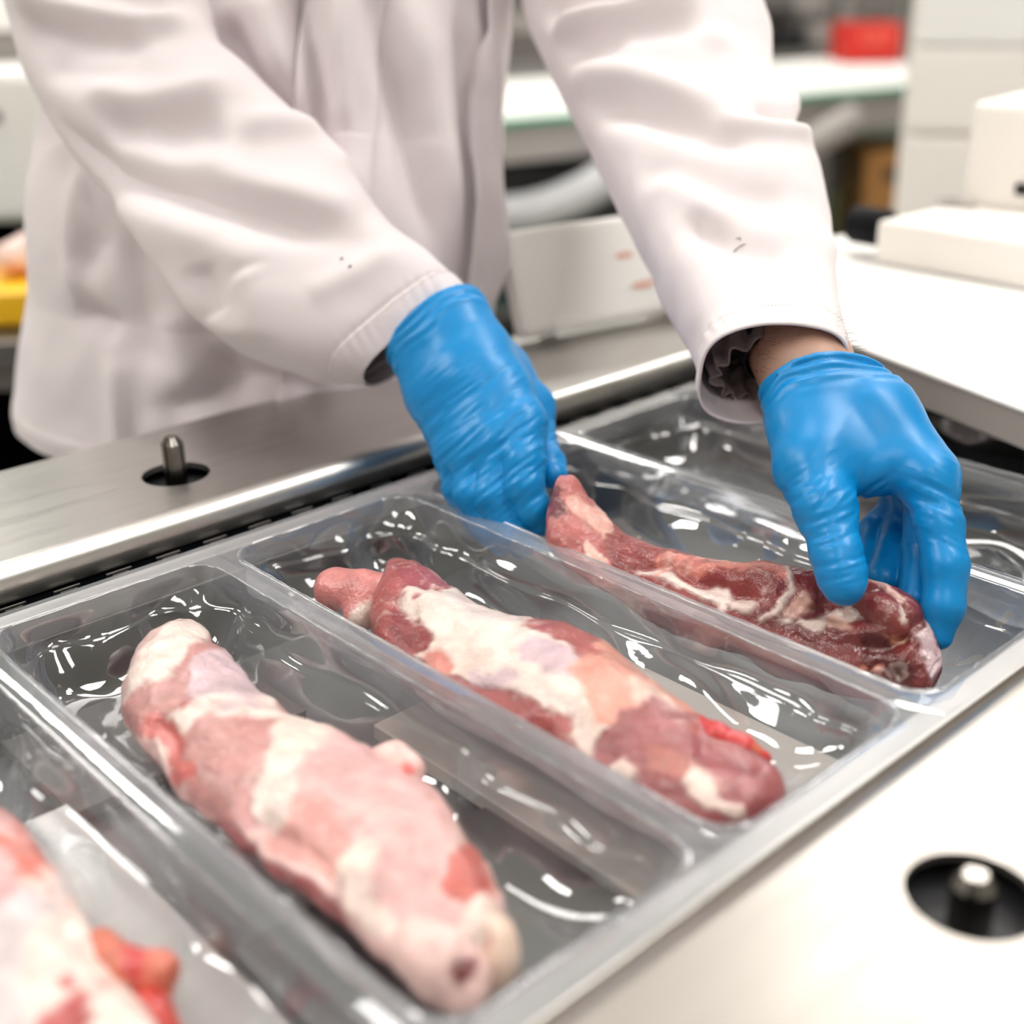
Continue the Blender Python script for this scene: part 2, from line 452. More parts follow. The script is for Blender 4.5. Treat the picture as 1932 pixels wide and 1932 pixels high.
# ------------------------------------------------------------------ the film web with its deep-drawn trays
def film_material():
    m = bpy.data.materials.new('clear_film'); m.use_nodes = True; nt = m.node_tree
    for n in list(nt.nodes): nt.nodes.remove(n)
    out = nt.nodes.new('ShaderNodeOutputMaterial')
    tr = nt.nodes.new('ShaderNodeBsdfTransparent'); tr.inputs[0].default_value = (.955, .96, .97, 1)
    gl = nt.nodes.new('ShaderNodeBsdfGlossy'); gl.inputs[0].default_value = (1, 1, 1, 1); gl.inputs['Roughness'].default_value = .045
    lf = nt.nodes.new('ShaderNodeLayerWeight'); lf.inputs[0].default_value = .5      # Schlick reflectance, alike from both sides of the film
    pw = nt.nodes.new('ShaderNodeMath'); pw.operation = 'POWER'; pw.inputs[1].default_value = 4.0; nt.links.new(lf.outputs['Facing'], pw.inputs[0])
    fr = nt.nodes.new('ShaderNodeMath'); fr.operation = 'MULTIPLY_ADD'; fr.inputs[1].default_value = .86; fr.inputs[2].default_value = .14; nt.links.new(pw.outputs[0], fr.inputs[0])
    df = nt.nodes.new('ShaderNodeBsdfDiffuse'); df.inputs[0].default_value = (.72, .75, .80, 1)
    tl = nt.nodes.new('ShaderNodeBsdfTranslucent'); tl.inputs[0].default_value = (.72, .75, .80, 1)
    hz = nt.nodes.new('ShaderNodeMixShader'); hz.inputs[0].default_value = .42
    nt.links.new(df.outputs[0], hz.inputs[1]); nt.links.new(tl.outputs[0], hz.inputs[2])
    lw = nt.nodes.new('ShaderNodeLayerWeight'); lw.inputs[0].default_value = .3
    mr = nt.nodes.new('ShaderNodeMapRange'); mr.inputs['To Min'].default_value = .06; mr.inputs['To Max'].default_value = .42
    nt.links.new(lw.outputs['Facing'], mr.inputs['Value'])
    m1 = nt.nodes.new('ShaderNodeMixShader'); m2 = nt.nodes.new('ShaderNodeMixShader')
    at = nt.nodes.new('ShaderNodeAttribute'); at.attribute_name = 'thickness'      # undrawn film is thicker and milkier
    ad = nt.nodes.new('ShaderNodeMath'); ad.operation = 'MULTIPLY_ADD'; ad.inputs[1].default_value = .15
    nt.links.new(at.outputs['Fac'], ad.inputs[0]); nt.links.new(mr.outputs[0], ad.inputs[2])
    nt.links.new(ad.outputs[0], m1.inputs[0]); nt.links.new(tr.outputs[0], m1.inputs[1]); nt.links.new(hz.outputs[0], m1.inputs[2])
    nt.links.new(fr.outputs[0], m2.inputs[0]); nt.links.new(m1.outputs[0], m2.inputs[1]); nt.links.new(gl.outputs[0], m2.inputs[2])
    tc = nt.nodes.new('ShaderNodeTexCoord'); nz = nt.nodes.new('ShaderNodeTexNoise'); nz.inputs['Scale'].default_value = 28
    bp = nt.nodes.new('ShaderNodeBump'); bp.inputs['Strength'].default_value = .12; bp.inputs['Distance'].default_value = .002
    nt.links.new(tc.outputs['Object'], nz.inputs['Vector']); nt.links.new(nz.outputs['Fac'], bp.inputs['Height'])
    for n in (gl, lf): nt.links.new(bp.outputs['Normal'], n.inputs['Normal'])
    nt.links.new(m2.outputs[0], out.inputs[0])
    return m
FILM = film_material()
film = thing('film_web', (-.455, .4, ZF), 'clear plastic film web drawn into a row of deep trays between the two steel covers', 'packaging film')

def perim(x0, x1, y0, y1, r, n=288):
    """n points round a rounded rectangle, the same share of points per side and corner whatever r is"""
    pts = []; nor = []
    cs = ((x1 - r, y1 - r, 0), (x0 + r, y1 - r, 90), (x0 + r, y0 + r, 180), (x1 - r, y0 + r, 270))
    q = n // 4; nc = 18; share = {0: int(q * 1.35) - nc, 1: n // 2 - int(q * 1.35) - nc}
    for i, (cx, cy, a0) in enumerate(cs):
        for j in range(nc):
            a = math.radians(a0 + 90 * j / nc)
            pts.append((cx + r * math.cos(a), cy + r * math.sin(a))); nor.append((-math.cos(a), -math.sin(a)))
        nx = cs[(i + 1) % 4]; a = math.radians(a0 + 90)
        A = (cx + r * math.cos(a), cy + r * math.sin(a)); B = (nx[0] + r * math.cos(a), nx[1] + r * math.sin(a))
        m_ = share[i % 2]
        for j in range(m_):
            t = j / m_; pts.append((A[0] + (B[0] - A[0]) * t, A[1] + (B[1] - A[1]) * t)); nor.append((-math.cos(a), -math.sin(a)))
    return np.array(pts), np.array(nor)

def tray(k):
    y0, y1 = near(k), far(k); half = (near(1) - far(0)) / 2
    prof = catmull(np.array([(-.0040, .0010), (-.0016, .0006), (-.0007, .0016), (.0001, .0010), (.0008, -.0014), (.0018, -.005), (.0034, -.0125), (.0060, -.0185), (.0088, -.0205), (.0106, -.0235),
                             (.0145, -.0300), (.0200, -.0370), (.0270, -.0415), (.034, -.0437), (.040, -.0442), (.047, -.0442), (.056, -.0442), (.0665, -.0442)]), 72)
    rings = []
    P, Nn = perim(PB - .0185, PF + .016, y0 - half, y1 + half, .0002); rings.append(np.column_stack([P, np.full(len(P), ZF + .0016)]))
    for d, z in prof:
        r = max(.019 - max(d, 0) * .12, .0015); r = min(r, (y1 - y0) / 2 - d - .0003)
        P, Nn = perim(PB + d, PF - d, y0 + d, y1 - d, max(r, .0005))
        wall = float(smooth01((d - .001) / .004) * smooth01((.056 - d) / .03)) if d > 0 else 0
        q = np.column_stack([P, np.full(len(P), ZF + z)])
        if wall > 0:
            a = np.column_stack([P * 16, np.full(len(P), z * 18)])
            disp = 0.0125 * fbm(a, 40 + k, 2) + .0016 * np.sin(np.arange(len(P)) * .30 + 5 * vnoise(np.column_stack([P * 9, np.full(len(P), z * 30)]), 9 + k))
            # tighter pleats in the corners
            for cx in (PB, PF):
                for cy in (y0, y1):
                    cd = np.hypot(P[:, 0] - cx, P[:, 1] - cy)
                    disp += .0065 * np.exp(-(cd / .045) ** 2) * np.sin(cd * 150 + z * 60 + cx * 50 + k)
            q[:, :2] += Nn * (disp * wall * smooth01(-z / .012))[:, None]
            q[:, 2] += .0030 * fbm(np.column_stack([P * 17, np.full(len(P), 3. + k)]), 70 + k, 2) * smooth01((-z - .018) / .02)
        if -.001 < d < .0006: q[:, 2] += .0006 * vnoise(np.column_stack([P * 160, np.full(len(P), 1. + k)]), 5)
        rings.append(q)
    n = len(rings[0]); V = np.vstack(rings)
    F = [(i * n + j, i * n + (j + 1) % n, (i + 1) * n + (j + 1) % n, (i + 1) * n + j) for i in range(len(rings) - 1) for j in range(n)]
    F.append(tuple((len(rings) - 1) * n + j for j in range(n)))
    bm = bmesh.new(); me = bpy.data.meshes.new('tray')
    me.from_pydata([tuple(v) for v in V], [], F); bm.from_mesh(me); bpy.data.meshes.remove(me)
    bmesh.ops.remove_doubles(bm, verts=bm.verts, dist=.00012)
    o = bmobj('tray', bm, FILM, film, True)
    co = np.array([v.co.z for v in o.data.vertices]) - ZF
    set_col(o, np.repeat(np.clip(1 + co / .022, 0, 1)[:, None], 3, 1), 'thickness')
for k in range(-1, 6): tray(k)

# ------------------------------------------------------------------ raw meat
FAT = (238, 218, 208); PINK = (194, 138, 134); PALE = (222, 184, 178); RED = (138, 50, 50); DARK = (104, 34, 36); PURP = (164, 92, 92); LILAC = (214, 186, 192); BRIGHT = (206, 62, 62); CREAM = (232, 208, 196); ORANGE = (222, 120, 92); MID = (164, 78, 76)
def meat_material():
    m = bpy.data.materials.new('raw_meat'); m.use_nodes = True; nt = m.node_tree; b = nt.nodes['Principled BSDF']
    at = nt.nodes.new('ShaderNodeAttribute'); at.attribute_name = 'tone'
    tc = nt.nodes.new('ShaderNodeTexCoord')
    n1 = nt.nodes.new('ShaderNodeTexNoise'); n1.inputs['Scale'].default_value = 90; n1.inputs['Detail'].default_value = 5
    n2 = nt.nodes.new('ShaderNodeTexNoise'); n2.inputs['Scale'].default_value = 420; n2.inputs['Detail'].default_value = 3
    for n in (n1, n2): nt.links.new(tc.outputs['Object'], n.inputs['Vector'])
    mr = nt.nodes.new('ShaderNodeMapRange'); mr.inputs['From Min'].default_value = .3; mr.inputs['From Max'].default_value = .7
    mr.inputs['To Min'].default_value = .80; mr.inputs['To Max'].default_value = 1.12
    nt.links.new(n1.outputs['Fac'], mr.inputs['Value'])
    mx = nt.nodes.new('ShaderNodeVectorMath'); mx.operation = 'SCALE'
    nt.links.new(at.outputs['Color'], mx.inputs[0]); nt.links.new(mr.outputs[0], mx.inputs['Scale'])
    nt.links.new(mx.outputs[0], b.inputs['Base Color'])
    b.inputs['Roughness'].default_value = .33; b.inputs['Coat Weight'].default_value = .5; b.inputs['Coat Roughness'].default_value = .10
    b.inputs['Subsurface Weight'].default_value = .07; b.inputs['Subsurface Radius'].default_value = (.006, .002, .0015); b.inputs['Subsurface Scale'].default_value = 1
    ad = nt.nodes.new('ShaderNodeMath'); ad.operation = 'ADD'
    nt.links.new(n1.outputs['Fac'], ad.inputs[0]); nt.links.new(n2.outputs['Fac'], ad.inputs[1])
    bp = nt.nodes.new('ShaderNodeBump'); bp.inputs['Strength'].default_value = .38; bp.inputs['Distance'].default_value = .0019
    nt.links.new(ad.outputs[0], bp.inputs['Height']); nt.links.new(bp.outputs['Normal'], b.inputs['Normal']); nt.links.new(bp.outputs['Normal'], b.inputs['Coat Normal'])
    return m
MEAT = meat_material()

def paint(V, base, patches, seed, warp=.007, soft=.0036):
    """base tone with organic patches: (centre, radius, tone) or ([polyline], half width, tone)"""
    C = np.tile(np.array(lin(base)), (len(V), 1))
    W = V + warp * np.stack([fbm(V * 55, seed + 3 * i, 3) for i in range(3)], 1) + .22 * warp * np.stack([fbm(V * 230, seed + 11 + 3 * i, 2) for i in range(3)], 1)
    for q in patches:
        P, r, tone = q[:3]; P = np.array(P, float)
        if P.ndim == 1: P = np.array([P, P + 1e-6])
        ds, _ = polydist(W, P, VIEW)
        so = q[3] if len(q) > 3 else soft
        w = smooth01((r - ds) / so + .5)[:, None]
        C = C * (1 - w) + np.array(lin(tone)) * w
    vn = np.abs(fbm(W * np.array((38., 38., 38.)), seed + 31, 2)); vw = smooth01((.045 - vn) / .04) * .35 * smooth01((fbm(V * 18, seed + 37, 2) + .15) / .3)
    C = C * (1 - vw[:, None]) + np.array(lin(CREAM)) * vw[:, None]
    gr = 1 + .16 * fbm(V * 30, seed + 41, 3)
    return C * gr[:, None]

def meat_body(name, pairs, base, patches, folds, floor, seed, parent, ns=200, nphi=150, rough=.0024, flank=None):
    V, F, O, facing, s = sweep(pairs, ns, nphi)
    C = paint(V, base, patches, seed)
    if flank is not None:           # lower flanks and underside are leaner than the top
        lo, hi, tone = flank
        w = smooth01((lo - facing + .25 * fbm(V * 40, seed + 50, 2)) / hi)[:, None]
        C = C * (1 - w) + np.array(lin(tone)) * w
    V = V + O * (rough * fbm(V * 60, seed, 3) + 1.6 * rough * fbm(V * 22, seed + 9, 2))[:, None]
    V = fold(V, O, facing, folds)
    fat = smooth01((C[:, 1] - .12) / .5); V = V + O * (.0011 * fat)[:, None]      # the fat cover lies proud of the lean
    V[:, 2] = np.where(V[:, 2] < floor + .004, floor + .004 - .004 * np.tanh((floor + .004 - V[:, 2]) / .004), V[:, 2])
    o = pyobj(name, V, F, MEAT, parent, True)
    set_col(o, C); return o

FL = ZF - .0405
def lump(name, chain, base, patches, seed, parent, h=.0022, k=.006, rough=.001):
    fn = lambda p: chain_sdf(p, chain, k) + rough * fbm(p * 70, seed, 2)
    A = np.array([c[0] for c in chain]); r = max(c[1] for c in chain) + .006
    V, Q, G = surface_nets(fn, A.min(0) - r, A.max(0) + r, h, 1)
    o = pyobj(name, V, Q, MEAT, parent, True); set_col(o, paint(V, base, patches, seed)); return o

# pale cut in the second tray from the left
m1 = thing('pork_cut', (-0.4584,0.2683,0.8900), 'large pale pink cut with a thick cream fat cover, ending in a knobbly near tip', 'meat', 'raw cuts in the trays')
z1 = -.014
pairs1 = [((-0.6132,0.2863,0.9160), (-0.6131,0.2955,0.9160), .8), ((-0.5967,0.2591,0.9160), (-0.5911,0.2977,0.9160), .62), ((-0.5561,0.2279,0.9160), (-0.5474,0.2893,0.9160), .58),
          ((-0.5177,0.2180,0.9160), (-0.5108,0.2829,0.9160), .55), ((-0.4790,0.2131,0.9160), (-0.4699,0.2817,0.9160), .55), ((-0.4437,0.2115,0.9160), (-0.4336,0.2877,0.9160), .52),
          ((-0.4107,0.2106,0.9160), (-0.3985,0.2908,0.9160), .52), ((-0.3765,0.2123,0.9160), (-0.3674,0.2872,0.9160), .52), ((-0.3457,0.2157,0.9160), (-0.3381,0.2804,0.9160), .54),
          ((-0.3220,0.2137,0.9160), (-0.3107,0.2700,0.9160), .56), ((-0.3093,0.2147,0.9160), (-0.2973,0.2607,0.9160), .56), ((-0.3016,0.2187,0.9140), (-0.2916,0.2527,0.9140), .5), ((-0.2983,0.2243,0.9100), (-0.2914,0.2476,0.9100), .4)]
pat1 = [([(-0.5578,0.2618,0.9300), (-0.5388,0.2423,0.9300)], .020, FAT), ((-0.5473,0.2764,0.9300), .011, PINK), ([(-0.5248,0.2204,0.9300), (-0.5134,0.2286,0.9300)], .011, PINK),
        ([(-0.5254,0.2484,0.9300), (-0.5087,0.2509,0.9300)], .0135, PINK), ((-0.5005,0.2418,0.9300), .010, MID), ([(-0.5368,0.2750,0.9300), (-0.4885,0.2644,0.9300)], .010, LILAC),
        ([(-0.4846,0.2215,0.9300), (-0.4621,0.2509,0.9300), (-0.4259,0.2506,0.9300), (-0.3928,0.2394,0.9300)], .014, FAT), ([(-0.4568,0.2250,0.9300), (-0.4412,0.2350,0.9300)], .020, PINK),
        ([(-0.4441,0.2628,0.9300), (-0.4141,0.2687,0.9300)], .012, CREAM), ([(-0.3990,0.2550,0.9300), (-0.3585,0.2588,0.9300)], .021, (226,178,174)), ([(-0.3930,0.2233,0.9300), (-0.3687,0.2281,0.9300)], .010, (222,160,152)),
        ((-0.4188,0.2347,0.9300), .011, FAT), ([(-0.3475,0.2260,0.9300), (-0.3255,0.2175,0.9300)], .011, CREAM), ([(-0.3368,0.2418,0.9300), (-0.3100,0.2336,0.9300)], .013, (222,172,168)), ([(-0.3158,0.2588,0.9300), (-0.2951,0.2490,0.9300)], .007, (190,96,86)),
        ([(-0.5043,0.2209,0.9300), (-0.4705,0.2110,0.9300), (-0.4530,0.2053,0.9300)], .0055, (206,110,104)), ((-0.2843,0.2354,0.9300), .010, CREAM), ([(-0.4368,0.2162,0.9100), (-0.3951,0.2172,0.9100), (-0.3543,0.2213,0.9100)], .006, (168,90,90))]
fol1 = [([(-0.5135,0.2216,0.9300), (-0.4943,0.2212,0.9300), (-0.4688,0.2127,0.9300)], .005, -.004), ([(-0.4557,0.2705,0.9300), (-0.3889,0.2827,0.9300), (-0.3276,0.2705,0.9300)], .012, .003),
        ([(-0.4184,0.2130,0.9300), (-0.3810,0.2154,0.9300), (-0.3401,0.2155,0.9300)], .006, -.003), ([(-0.5196,0.2618,0.9300), (-0.4718,0.2540,0.9300)], .008, .0025), ([(-0.3338,0.2449,0.9300), (-0.2954,0.2320,0.9300)], .007, -.0025), ([(-0.3343,0.2215,0.9300), (-0.3012,0.2138,0.9300)], .006, -.002)]
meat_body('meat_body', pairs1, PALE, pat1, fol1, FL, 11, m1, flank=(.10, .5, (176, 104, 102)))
lump('flap', [((-0.4222,0.2857,0.9180), .006), ((-0.4080,0.2925,0.9240), .0075), ((-0.3989,0.2937,0.9220), .006), ((-0.3946,0.2877,0.9160), .005)], (238, 196, 188), [((-0.3869,0.2835,0.9300), .004, (232,120,116))], 21, m1)['label'] = 'small pale pink flap sticking up from the edge'
lump('knob', [((-0.3061,0.2247,0.9200), .012), ((-0.2947,0.2268,0.9180), .0125), ((-0.2872,0.2289,0.9140), .0105), ((-0.2846,0.2284,0.9120), .008)], (236, 200, 192), [((-0.2708,0.2157,0.9300), .0042, DARK)], 22, m1)['label'] = 'rounded pale knob with a dark hole at the tip'
lump('cartilage', [((-0.3031,0.2488,0.9200), .010), ((-0.2949,0.2510,0.9160), .009), ((-0.2907,0.2484,0.9100), .009), ((-0.2907,0.2414,0.9040), .007)], (234, 206, 186), [((-0.2880,0.2408,0.9300), .0036, (120,50,44)), ((-0.2777,0.2284,0.9300), .005, (130,66,58)), ((-0.2761,0.2360,0.9300), .004, (200,140,120))], 23, m1)['label'] = 'cream gristle with reddish pits'
lump('fat_strip', [((-0.3070,0.2245,0.9060), .005), ((-0.3030,0.2275,0.9000), .0045), ((-0.2979,0.2324,0.8970), .0045), ((-0.2922,0.2370,0.8990), .004)], (220, 186, 170), [], 24, m1, h=.0018)

# middle cut with the separate tip
m2 = thing('pork_cut', (-0.4284,0.4180,0.8900), 'cut with cream fat, dark red flanks and a loose pink chunk at its far tip', 'meat', 'raw cuts in the trays')
pairs2 = [((-0.5749,0.4132,0.9180), (-0.5831,0.4307,0.9180), .7), ((-0.5394,0.3765,0.9180), (-0.5598,0.4325,0.9180), .62), ((-0.5059,0.3569,0.9180), (-0.5264,0.4250,0.9180), .58), ((-0.4709,0.3516,0.9180), (-0.4934,0.4200,0.9180), .56),
          ((-0.4377,0.3512,0.9180), (-0.4600,0.4284,0.9180), .54), ((-0.4048,0.3527,0.9180), (-0.4315,0.4398,0.9180), .54), ((-0.3756,0.3556,0.9180), (-0.3937,0.4354,0.9180), .54), ((-0.3500,0.3534,0.9180), (-0.3600,0.4244,0.9180), .54),
          ((-0.3249,0.3553,0.9180), (-0.3285,0.4217,0.9180), .52), ((-0.3050,0.3564,0.9180), (-0.3022,0.4211,0.9180), .5), ((-0.2872,0.3605,0.9180), (-0.2790,0.4165,0.9180), .5), ((-0.2741,0.3697,0.9180), (-0.2682,0.4077,0.9180), .55), ((-0.2691,0.3781,0.9180), (-0.2655,0.3993,0.9180), .6)]
pat2 = [([(-0.5195,0.3967,0.9300), (-0.4908,0.3887,0.9300)], .011, FAT), ([(-0.4842,0.3909,0.9300), (-0.4394,0.3937,0.9300), (-0.4097,0.3961,0.9300)], .0165, FAT), ([(-0.4677,0.3733,0.9300), (-0.4449,0.3761,0.9300)], .009, CREAM), ((-0.4735,0.3634,0.9300), .006, FAT),
        ([(-0.4357,0.4057,0.9300), (-0.4117,0.4097,0.9300)], .007, LILAC), ([(-0.4325,0.3652,0.9300), (-0.4172,0.3733,0.9300)], .004, LILAC), ([(-0.5004,0.3701,0.9300), (-0.4847,0.3688,0.9300)], .008, RED), ((-0.4565,0.3603,0.9300), .007, (214,130,116)),
        ((-0.3799,0.3891,0.9300), .009, FAT), ((-0.3714,0.3768,0.9300), .006, FAT), ([(-0.3579,0.3703,0.9300), (-0.3416,0.3676,0.9300)], .0095, CREAM), ([(-0.3850,0.4059,0.9300), (-0.3333,0.3954,0.9300), (-0.3141,0.3957,0.9300)], .014, (226,158,140)),
        ([(-0.3615,0.4079,0.9300), (-0.3219,0.3974,0.9300)], .005, (236,200,184)), ([(-0.3193,0.4097,0.9300), (-0.2946,0.4063,0.9300), (-0.2785,0.4047,0.9300)], .007, BRIGHT), ([(-0.3198,0.3654,0.9300), (-0.2668,0.3852,0.9300)], .020, (156,84,84)),
        ([(-0.3175,0.3737,0.9300), (-0.2928,0.3812,0.9300)], .004, (176,104,92)), ((-0.2852,0.3719,0.9300), .0078, CREAM), ([(-0.2812,0.3705,0.9300), (-0.2650,0.3682,0.9300)], .0032, CREAM), ((-0.3170,0.3535,0.9300), .005, CREAM), ([(-0.5582,0.4054,0.9300), (-0.5357,0.4097,0.9300)], .006, (160,74,76))]
fol2 = [([(-0.5346,0.3911,0.9300), (-0.5134,0.3841,0.9300), (-0.5070,0.3905,0.9300)], .005, -.004), ([(-0.4118,0.4217,0.9300), (-0.3494,0.4061,0.9300), (-0.3107,0.3993,0.9300)], .009, .0035), ([(-0.3964,0.3869,0.9300), (-0.3516,0.3638,0.9300), (-0.3305,0.3665,0.9300)], .006, -.003),
        ([(-0.3158,0.3940,0.9300), (-0.3001,0.3977,0.9300), (-0.2814,0.4047,0.9300)], .004, -.003), ([(-0.5182,0.4075,0.9300), (-0.4502,0.4036,0.9300)], .008, .002), ([(-0.4304,0.3598,0.9300), (-0.3858,0.3620,0.9300)], .006, -.002)]
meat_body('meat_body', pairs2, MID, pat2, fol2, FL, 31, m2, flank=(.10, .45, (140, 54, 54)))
lump('chunk', [((-0.5810,0.3807,0.9200), .0135), ((-0.5610,0.3890,0.9220), .0125), ((-0.5506,0.3939,0.9240), .010), ((-0.5528,0.3784,0.9140), .010)], (212, 132, 128), [([(-0.5289,0.3548,0.9300), (-0.5357,0.3804,0.9300)], .0045, CREAM), ((-0.5175,0.3574,0.9300), .009, CREAM)], 25, m2)['label'] = 'loose pink chunk at the tip'
lump('red_strip', [((-0.3312,0.4145,0.9260), .004), ((-0.3134,0.4105,0.9280), .0048), ((-0.3019,0.4161,0.9240), .005), ((-0.2938,0.4222,0.9180), .004)], BRIGHT, [((-0.2840,0.4080,0.9300), .003, ORANGE)], 26, m2, h=.0018)['label'] = 'bright red strip along the edge'

# dark red cut being laid into its tray by the two hands
m3 = thing('pork_cut', (-0.4141,0.5633,0.8900), 'dark red lean cut with white streaks held at both ends by the blue gloved hands', 'meat', 'raw cuts in the trays')
pairs3 = [((-0.5373,0.5159,0.9359), (-0.5531,0.5460,0.9523), .55), ((-0.5261,0.5068,0.9275), (-0.5425,0.5493,0.9517), .5), ((-0.5036,0.5038,0.9194), (-0.5154,0.5430,0.9406), .5), ((-0.4696,0.5038,0.9113), (-0.4819,0.5405,0.9345), .5), ((-0.4314,0.5089,0.9039), (-0.4398,0.5516,0.9298), .5),
          ((-0.3976,0.5168,0.8982), (-0.4047,0.5679,0.9326), .5), ((-0.3696,0.5251,0.8933), (-0.3745,0.5811,0.9341), .48), ((-0.3397,0.5340,0.8909), (-0.3487,0.5880,0.9358), .48), ((-0.3177,0.5422,0.8911), (-0.3273,0.5923,0.9358), .5), ((-0.3011,0.5522,0.8934), (-0.3082,0.5912,0.9264), .52), ((-0.2906,0.5598,0.8973), (-0.2935,0.5831,0.9136), .55), ((-0.2881,0.5626,0.8999), (-0.2887,0.5750,0.9078), .6)]
pat3 = [([(-0.5303,0.5140,0.9515), (-0.5098,0.5266,0.9356), (-0.4970,0.5327,0.9230)], .024, (186,102,98)), ([(-0.5201,0.5251,0.9512), (-0.5030,0.5340,0.9354), (-0.4925,0.5425,0.9305)], .006, (222,164,150)), ([(-0.5322,0.5159,0.9576), (-0.5271,0.5156,0.9483)], .006, (116,50,56)),
        ([(-0.4789,0.5275,0.9342), (-0.4416,0.5595,0.9197), (-0.4119,0.5898,0.9159)], .013, (142,54,52)), ([(-0.4569,0.5323,0.9291), (-0.4344,0.5553,0.9261), (-0.4075,0.5832,0.9233)], .0025, (214,130,116)),
        ([(-0.4643,0.5215,0.9249), (-0.4473,0.5363,0.9185), (-0.4337,0.5350,0.9184), (-0.4246,0.5439,0.9167)], .0042, FAT), ([(-0.4246,0.5439,0.9167), (-0.4224,0.5426,0.9108)], .0022, FAT), ((-0.4083,0.5460,0.9171), .0068, CREAM), ([(-0.4128,0.5417,0.9181), (-0.4058,0.5502,0.9194)], .003, CREAM),
        ([(-0.3858,0.5668,0.9362), (-0.3855,0.5608,0.9263), (-0.3863,0.5528,0.9150)], .0017, CREAM), ([(-0.3863,0.5528,0.9150), (-0.3903,0.5458,0.9109)], .0014, CREAM), ([(-0.3738,0.5532,0.9195), (-0.3714,0.5594,0.9250)], .0042, (224,176,160)), ((-0.3752,0.5481,0.9139), .0028, CREAM),
        ([(-0.3611,0.5487,0.9157), (-0.3536,0.5603,0.9209), (-0.3456,0.5716,0.9248)], .0036, CREAM), ((-0.3507,0.5617,0.9181), .0055, (226,178,158)), ([(-0.3370,0.5746,0.9402), (-0.3282,0.5825,0.9373), (-0.3203,0.5851,0.9275)], .0036, (230,186,170)), ([(-0.3084,0.5798,0.9240), (-0.3013,0.5789,0.9104), (-0.2987,0.5784,0.9050)], .005, LILAC), ((-0.3092,0.5785,0.9235), .004, FAT),
        ([(-0.3322,0.5739,0.9306), (-0.3220,0.5806,0.9235)], .011, (122,50,48)), ([(-0.3250,0.5550,0.9138), (-0.3147,0.5695,0.9188)], .0022, (206,140,110)), ((-0.3147,0.5695,0.9188), .003, (226,176,140)), ([(-0.3226,0.5567,0.9124), (-0.3034,0.5546,0.9011)], .010, (92,30,30)), ((-0.3119,0.5487,0.9066), .003, (206,140,120)), ((-0.3191,0.5417,0.9081), .0025, (196,120,100)),
        ([(-0.5020,0.5139,0.9275), (-0.4935,0.5194,0.9212)], .003, (236,190,176)), ([(-0.4504,0.5394,0.9289), (-0.4580,0.5265,0.9218), (-0.4652,0.5178,0.9205)], .0016, (224,160,148)), ([(-0.4648,0.5173,0.9190), (-0.4173,0.5305,0.9082), (-0.3692,0.5442,0.8970)], .008, (142,54,52))]
fol3 = [([(-0.4745,0.5232,0.9198), (-0.4543,0.5342,0.9276), (-0.4255,0.5448,0.9196), (-0.3964,0.5586,0.9162)], .0045, -.0045), ([(-0.4713,0.5338,0.9310), (-0.4362,0.5526,0.9250), (-0.3778,0.5728,0.9317)], .007, .003), ([(-0.3788,0.5496,0.9224), (-0.3544,0.5612,0.9237), (-0.3362,0.5653,0.9239)], .0045, -.004),
        ([(-0.3330,0.5747,0.9333), (-0.3233,0.5818,0.9276), (-0.3178,0.5826,0.9193)], .009, .0045), ([(-0.3318,0.5493,0.9166), (-0.3194,0.5618,0.9149), (-0.3105,0.5757,0.9214)], .0045, -.006), ([(-0.3160,0.5467,0.9107), (-0.3019,0.5571,0.9024)], .005, -.003), ([(-0.3541,0.5517,0.9339), (-0.3418,0.5625,0.9295)], .010, -.004)]
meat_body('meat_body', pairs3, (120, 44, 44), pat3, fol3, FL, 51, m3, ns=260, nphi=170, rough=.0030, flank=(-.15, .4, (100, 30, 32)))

lump('lobe', [((-0.3374,0.5705,0.9292), .0075), ((-0.3259,0.5710,0.9280), .0105), ((-0.3167,0.5720,0.9237), .0095)], (134, 56, 52), [((-0.3167,0.5758,0.9322), .003, CREAM), ([(-0.3254,0.5596,0.9218), (-0.3143,0.5691,0.9175)], .002, (196,130,106))], 29, m3, rough=.0016)['label'] = 'round red-brown lobe beside the thumb'
# nearest cut, cut off by the frame
m0 = thing('pork_cut', (-0.4275,0.1203,0.8900), 'nearest pink cut in the lower left corner with an orange-red ragged flap', 'meat', 'raw cuts in the trays')
pairs0 = [((-0.5487,0.1196,0.9180), (-0.5645,0.1399,0.9180), .8), ((-0.5167,0.0976,0.9180), (-0.5262,0.1427,0.9180), .6), ((-0.4646,0.0847,0.9180), (-0.4767,0.1440,0.9180), .55), ((-0.4147,0.0794,0.9180), (-0.4308,0.1422,0.9180), .52), ((-0.3738,0.0793,0.9180), (-0.3896,0.1370,0.9180), .52),
          ((-0.3371,0.0826,0.9180), (-0.3517,0.1339,0.9180), .52), ((-0.3055,0.0897,0.9180), (-0.3158,0.1268,0.9180), .55), ((-0.2938,0.0964,0.9180), (-0.2977,0.1150,0.9180), .6)]
pat0 = [([(-0.4643,0.1295,0.9300), (-0.4353,0.1306,0.9300), (-0.3956,0.1279,0.9300)], .008, (226,124,110)), ([(-0.4229,0.1253,0.9300), (-0.4069,0.1246,0.9300)], .008, FAT), ([(-0.4599,0.1146,0.9300), (-0.4097,0.1134,0.9300)], .012, (214,168,166)), ([(-0.3999,0.1073,0.9300), (-0.3741,0.0965,0.9300)], .016, (222,206,206)),
        ([(-0.3876,0.1161,0.9300), (-0.3657,0.1161,0.9300), (-0.3515,0.1095,0.9300)], .0055, (160,70,78)), ([(-0.3889,0.1228,0.9300), (-0.3615,0.1242,0.9300), (-0.3334,0.1182,0.9300)], .012, FAT), ([(-0.3624,0.1087,0.9300), (-0.3393,0.1020,0.9300)], .006, (190,84,84))]
